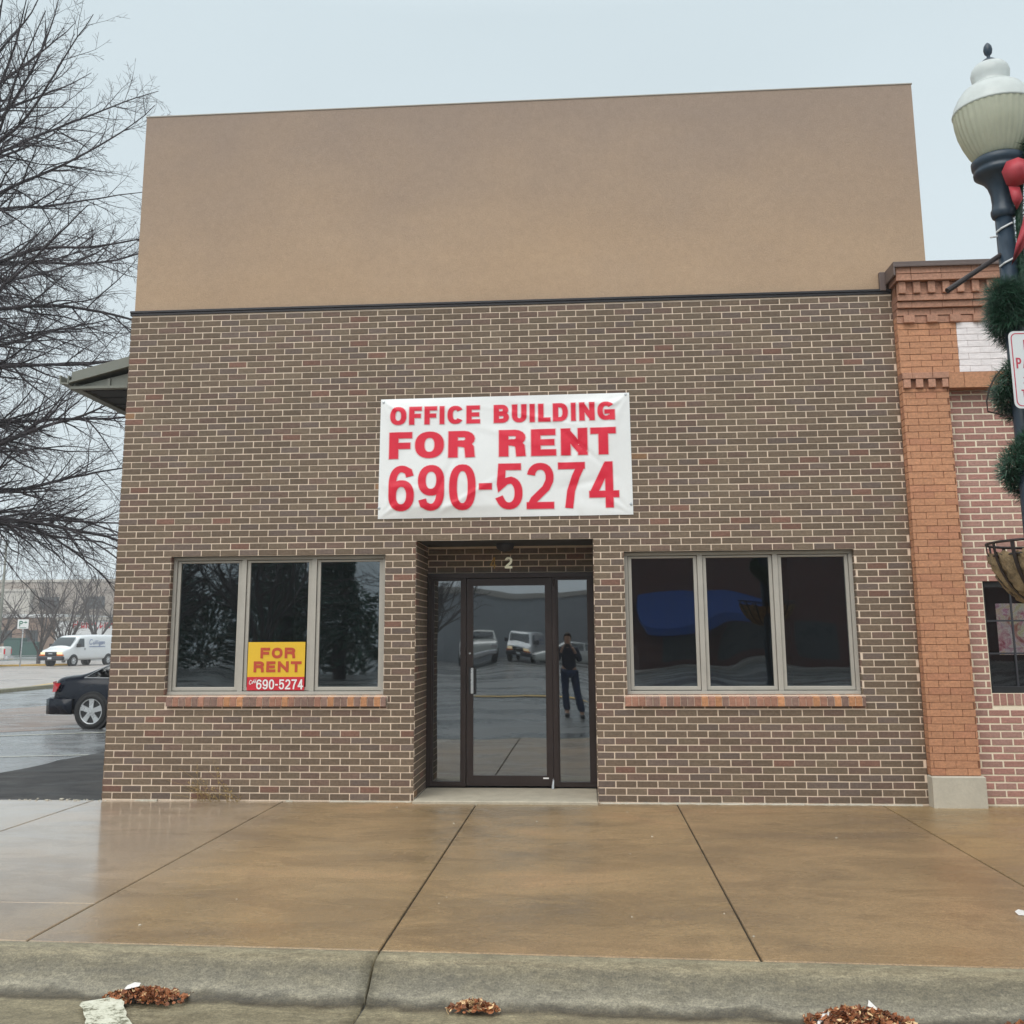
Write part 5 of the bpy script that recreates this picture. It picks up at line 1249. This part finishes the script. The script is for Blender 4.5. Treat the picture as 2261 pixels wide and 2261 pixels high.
# ---------- the far side of the street, seen in the glass
o1 = block('awning_shop', 7.2, 30, -58, -46, 6.4, M['opp_brick'], 'red brick shop with a blue awning across the street')
mb = MB(); mb.add([(8.2, -46, 3.9), (14.8, -46, 3.9), (14.8, -44.6, 2.5), (8.2, -44.6, 2.5), (8.2, -44.6, 2.15), (14.8, -44.6, 2.15), (8.2, -46, 2.15), (14.8, -46, 2.15)], [(0, 3, 2, 1), (3, 4, 5, 2), (0, 6, 4, 3), (1, 2, 5, 7)])
ch(mb, 'awning', M['opp_blue'], o1)
mb = MB(); [mb.box(9+3.4*i, 11.6+3.4*i, -45.99, -45.95, .4, 2.1) for i in range(3)]; ch(mb, 'shop_front', M['far_dark'], o1)
block('grey_hall', -7.5, 6.2, -74, -60, 4.6, simple('pale_grey_render', (.40, .42, .44, 1), .9, .1, .4), 'long low pale grey hall across the street beyond the parked vehicles')
mb = MB(); mb.box(6.8, 34, -45.9, -42.6, -.16, .0); tag(mb.build('far_sidewalk', M['pave_far'], bevel=.02), kind='structure')
block('corner_garage', -60, -36, -70, -55, 5.5, M['far_beige'], 'beige garage across the street at the far corner')
pickup((-1.9, -52.5, -.16), math.radians(84), 'white pickup truck parked nose in across the street', PG)
v2 = van((1.1, -52, -.16), math.radians(96), 'white cargo van parked across the street reflected in the door')
sedan((4.3, -49, -.16), math.radians(170), M['truck_white'], 'white sedan parked across the street near the awning')
OG = 'bare trees across the street'
for i, (x, y, s_, r_) in enumerate(((-9.5, -34, 1.35, 0.2), (-15, -36, 1.5, 1.1), (-21, -42, 1.6, 2.5), (-27, -38, 1.5, 4.0), (-5, -52, 1.3, 3.2), (-12.5, -50, 1.7, 5.1))):
    copy_tree((tA, tB)[i % 2], (x, y, -.16), r_, s_, ['bare tree nearest the parked white pickup across the street', 'second bare tree from the parked white pickup across the street', 'third bare tree from the parked white pickup across the street', 'bare tree furthest from the shops across the street', 'bare tree close before the long low hall', 'tallest bare tree before the long low hall'][i], OG)
def ever(x, y, h, seed, label):
    rnd = random.Random(seed); e = empty('evergreen_tree', (x, y, -.16), 0, label, 'tree', 'evergreens across the street')
    mb = MB(); mb.tube([(0, 0, 0), (0, 0, h*.9)], [.22, .04], 8); mb.build('trunk', M['bark'], e)
    mb = MB()
    for i in range(5600):
        t = rnd.random()**.8; r = (1-t)**.7*h*.27*(rnd.random()**.4)*(1+.25*math.sin(t*40)); a = rnd.uniform(0, 2*PI); c = Vector((r*math.cos(a), r*math.sin(a), h*(.08+.9*t)))
        s = rnd.uniform(.16, .42); d1 = Vector((rnd.gauss(0, 1), rnd.gauss(0, 1), rnd.gauss(0, .5))).normalized()*s; d2 = Vector((rnd.gauss(0, 1), rnd.gauss(0, 1), rnd.gauss(0, .7))).normalized()*s*.4
        mb.add([c, c+d1, c+d1*.5+d2], [(0, 1, 2)])
    mb.build('crown', M['needle'], e)
EV = [(-7.4, -40, 6.6, 'shortest dark evergreen, added to hide the pale hall from the left window'), (-10.2, -41, 7.6, 'dark evergreen nearest the pale hall across the street'), (-13.2, -45, 8.6, 'second dark evergreen from the pale hall'), (-15.6, -40, 8.0, 'third dark evergreen from the pale hall'), (-18.4, -44, 9.4, 'tallest dark evergreen across the street'), (-21.2, -40, 7.8, 'dark evergreen just beyond the tallest one'), (-24.2, -45, 8.8, 'third dark evergreen from the beige garage'), (-27.2, -41, 8.2, 'second dark evergreen from the beige garage'), (-30.5, -45, 9.0, 'dark evergreen nearest the beige garage')]  # first one added to darken the brightest left pane's reflection
mb = MB(); rnd = random.Random(66)
for i in range(9000):
    c = Vector((rnd.uniform(-36, -7.6), rnd.uniform(-50, -48), rnd.uniform(-.1, 4.2+.6*math.sin(i)))); q = rnd.uniform(.2, .5)
    a = Vector((rnd.gauss(0, 1), rnd.gauss(0, .4), rnd.gauss(0, 1))).normalized()*q; b = Vector((rnd.gauss(0, 1), rnd.gauss(0, .4), rnd.gauss(0, 1))).normalized()*q*.6; mb.add([c, c+a, c+a*.5+b], [(0, 1, 2)])
tag(mb.build('hedge', M['needle']), 'long dense dark hedge behind the evergreens across the street', 'hedge')
for i, (x, y, h, lb) in enumerate(EV): ever(x, y, h, i+1, lb)

# ================================================================== PERSON seen only in the glass
pr = empty('person', (4.60, -10.82, -.125), 0, 'person in a dark jacket and blue jeans standing in the street holding up a phone', 'person')
M['skin'] = simple('skin', (.50, .30, .21, 1), .5, .06, 10); M['jacket'] = simple('dark_jacket', (.03, .035, .055, 1), .8, .2, 9); M['jeans'] = simple('blue_jeans', (.035, .055, .11, 1), .85, .2, 14); M['hair'] = simple('dark_brown_hair', (.05, .03, .02, 1), .6, .3, 20)
def skinned(name, verts, edges, rad, mat, par, lv=2):
    me = bpy.data.meshes.new(name); me.from_pydata(verts, edges, []); me.materials.append(mat); o = link(name, me, par)
    sk = o.modifiers.new('skin', 'SKIN'); sk.use_smooth_shade = True
    for i, r in enumerate(rad): me.skin_vertices[0].data[i].radius = (r, r) if not isinstance(r, tuple) else r
    me.skin_vertices[0].data[0].use_root = True
    sb = o.modifiers.new('sub', 'SUBSURF'); sb.levels = lv; sb.render_levels = lv; return o
bod = skinned('body', [(0, 0, .98), (0, .0, 1.15), (0, .01, 1.38), (0, .02, 1.52), (0, .05, 1.60), (0, .06, 1.68), (0, .05, 1.76)] +
    [(sx*v[0], v[1], v[2]) for sx in (-1, 1) for v in ((.10, 0, .92), (.12, .02, .50), (.13, -.01, .10), (.14, .13, .03))] + [(sx*v[0], v[1], v[2]) for sx in (-1, 1) for v in ((.19, .01, 1.44), (.25, .06, 1.20), (.16, .24, 1.40), (.11, .30, 1.50))],
    [(0, 1), (1, 2), (2, 3), (3, 4), (4, 5), (5, 6), (0, 7), (7, 8), (8, 9), (9, 10), (0, 11), (11, 12), (12, 13), (13, 14), (2, 15), (15, 16), (16, 17), (17, 18), (2, 19), (19, 20), (20, 21), (21, 22)],
    [(.15, .11), (.14, .10), (.15, .10), .055, .085, .09, .07]+[.095, .06, .042, .04]*2+[.065, .046, .035, .028]*2, M['skin'], pr)
skinned('jacket', [(0, 0, .90), (0, 0, 1.15), (0, .01, 1.38), (0, .02, 1.50)]+[(sx*v[0], v[1], v[2]) for sx in (-1, 1) for v in ((.19, .01, 1.44), (.25, .06, 1.20), (.165, .23, 1.39))],
    [(0, 1), (1, 2), (2, 3), (2, 4), (4, 5), (5, 6), (2, 7), (7, 8), (8, 9)], [(.185, .145), (.17, .13), (.18, .13), .075]+[.085, .068, .05]*2, M['jacket'], pr)
skinned('trousers', [(0, 0, .98)]+[(sx*v[0], v[1], v[2]) for sx in (-1, 1) for v in ((.10, 0, .90), (.12, .02, .50), (.13, -.01, .12))], [(0, 1), (1, 2), (2, 3), (0, 4), (4, 5), (5, 6)], [(.165, .125)]+[.11, .078, .07]*2, M['jeans'], pr)
for sx in (-1, 1):
    skinned('shoe', [(sx*.13, -.05, .05), (sx*.135, .06, .05), (sx*.14, .17, .035)], [(0, 1), (1, 2)], [.05, .052, .042], M['black'], pr)
    for f in range(5):
        a = -.5+f*.25; x0, z0 = sx*(.105-.004*f), 1.50+.012*f
        if f == 0: pts = [(x0, .31, 1.495), (x0-sx*.02, .325, 1.52), (x0-sx*.035, .315, 1.545)]
        else: pts = [(x0, .31, z0), (x0-sx*.02, .345, z0+.012), (x0-sx*.05, .335+.002*f, z0+.014), (x0-sx*.062, .325, z0+.012)]
        skinned('finger', pts, [(i, i+1) for i in range(len(pts)-1)], [.010]+[.0085]*(len(pts)-2)+[.007], M['skin'], pr, 1)
mb = MB()
for i in range(13):
    for k_ in range(20):
        th = PI*i/12; ph = 2*PI*k_/20; x, y, z = .098*math.sin(th)*math.cos(ph), .112*math.sin(th)*math.sin(ph), .125*math.cos(th)
        if y > .02 and z < .05: y = .02
        mb.v.append((x, y+.045, z+1.70))
mb.f = [(i*20+k_, (i+1)*20+k_, (i+1)*20+(k_+1) % 20, i*20+(k_+1) % 20) for i in range(12) for k_ in range(20)]; mb.t = [(1, 1, 1)]*len(mb.f); mb.mi = [0]*len(mb.f); mb.build('hair', M['hair'], pr, smooth=True)
mb = MB(); mb.add([(-.012, .145, 1.665), (.012, .145, 1.665), (0, .172, 1.668), (0, .148, 1.71)], [(0, 1, 2), (0, 2, 3), (1, 3, 2)]); mb.build('nose', M['skin'], pr)
for sx in (-1, 1): mb = MB(); mb.lathe([(.0, -.006), (.012, 0), (.0, .006)], 10, c=(sx*.032, .142, 1.705), close=False); mb.build('eye', M['black'], pr)
mb = MB(); mb.box(-.022, .022, .140, .146, 1.628, 1.634); mb.build('mouth', M['rust_ink'], pr)
ph_ = MB(); ph_.cbox(-.075, .075, -.004, .004, -.037, .037, .003); po_ = ph_.build('phone', M['black']); po_.location = (4.60, -10.475, 1.405); tag(po_, 'black phone held up by the person in the street', 'phone')

# ================================================================== HAZE, SKY, LIGHT, CAMERA
mb = MB(); mb.box(-258, 258, -258, 258, -1.3, 19.5)
m, nt, out_ = newmat('thin_drizzle_haze'); N = NT(nt); pv = N.n('ShaderNodeVolumePrincipled'); pv.inputs['Color'].default_value = (.95, .97, 1, 1); pv.inputs['Density'].default_value = .0010
N.l(pv.outputs[0], out_.inputs['Volume']); tag(mb.build('haze', m), kind='stuff'); bpy.data.objects['haze']['label'] = 'thin even drizzle haze over the whole street'; bpy.data.objects['haze']['category'] = 'haze'

w = bpy.data.worlds.new("World"); scene.world = w; w.use_nodes = True; nt = w.node_tree; nt.nodes.clear(); N = NT(nt)
SE, SA = 48, 205
sky = N.n('ShaderNodeTexSky', sky_type='NISHITA'); sky.sun_disc = False; sky.sun_elevation = math.radians(SE); sky.sun_rotation = math.radians(SA); sky.air_density = 1.; sky.dust_density = 4; sky.ozone_density = 1
bg = N.n('ShaderNodeBackground'); wo = N.n('ShaderNodeOutputWorld')
hsv = N.n('ShaderNodeHueSaturation'); hsv.inputs['Saturation'].default_value = .35; N.l(sky.outputs[0], hsv.inputs['Color'])
# closed cloud deck: brighter overhead than at the skyline
tc_ = N.n('ShaderNodeTexCoord'); sp_ = N.n('ShaderNodeSeparateXYZ'); N.l(tc_.outputs['Generated'], sp_.inputs[0])
cl = N.ramp(sp_.outputs['Z'], [(.0, (6.6, 7.45, 7.8, 1)), (.55, (6.15, 7.15, 7.6, 1)), (1., (15., 16., 16.5, 1))])
cn = N.noise(N.coords((1, 1, 2.2), 'Generated'), 1.4, 4, .5); cl = N.mix(1., cl, N.ramp(cn, [(.3, .96), (.7, 1.05)]), 'MULTIPLY')
N.l(N.mix(.88, hsv.outputs[0], cl), bg.inputs['Color']); bg.inputs['Strength'].default_value = .1
N.l(bg.outputs[0], wo.inputs['Surface'])
sd_ = bpy.data.lights.new('sun', 'SUN'); sd_.energy = 1.45; sd_.angle = math.radians(50); sd_.color = (1, .96, .90)
so = bpy.data.objects.new('sun', sd_); C.objects.link(so)
az = math.radians(SA); el = math.radians(SE)     # sun direction, to the south-west of the facade
dv = Vector((math.sin(az)*math.cos(el), math.cos(az)*math.cos(el), math.sin(el))); so.rotation_euler = dv.to_track_quat('Z', 'Y').to_euler()

cam = bpy.data.cameras.new('camera'); co = bpy.data.objects.new('camera', cam); C.objects.link(co); scene.camera = co
r_ = Vector((.99714318, .0753461, -.00533263)); u_ = Vector((.01862659, -.17686052, .98405966)); f_ = Vector((-.07320192, .98134771, .1777587))
mw = Matrix(((r_.x, u_.x, -f_.x, 4.9238), (r_.y, u_.y, -f_.y, -10.4351), (r_.z, u_.z, -f_.z, 1.60588), (0, 0, 0, 1))); co.matrix_world = mw
cam.sensor_fit = 'HORIZONTAL'; cam.sensor_width = 36; cam.lens = 1924.56/1932*36
cam.shift_x = (966-958.72)/1932; cam.shift_y = -(966-853.73)/1932
cam.clip_end = 1500; cam.clip_start = .05
print('tree', SEGN)
scene.render.engine = 'CYCLES'
cy = scene.cycles; cy.use_denoising = True; cy.max_bounces = 8; cy.transparent_max_bounces = 12; cy.volume_bounces = 1; cy.diffuse_bounces = 3; cy.glossy_bounces = 4
cy.sample_clamp_indirect = 6; cy.caustics_reflective = False; cy.caustics_refractive = False
vs_ = scene.view_settings; vs_.view_transform = 'Standard'; vs_.look = 'None'; vs_.exposure = .2; vs_.gamma = 1; vs_.use_curve_mapping = False
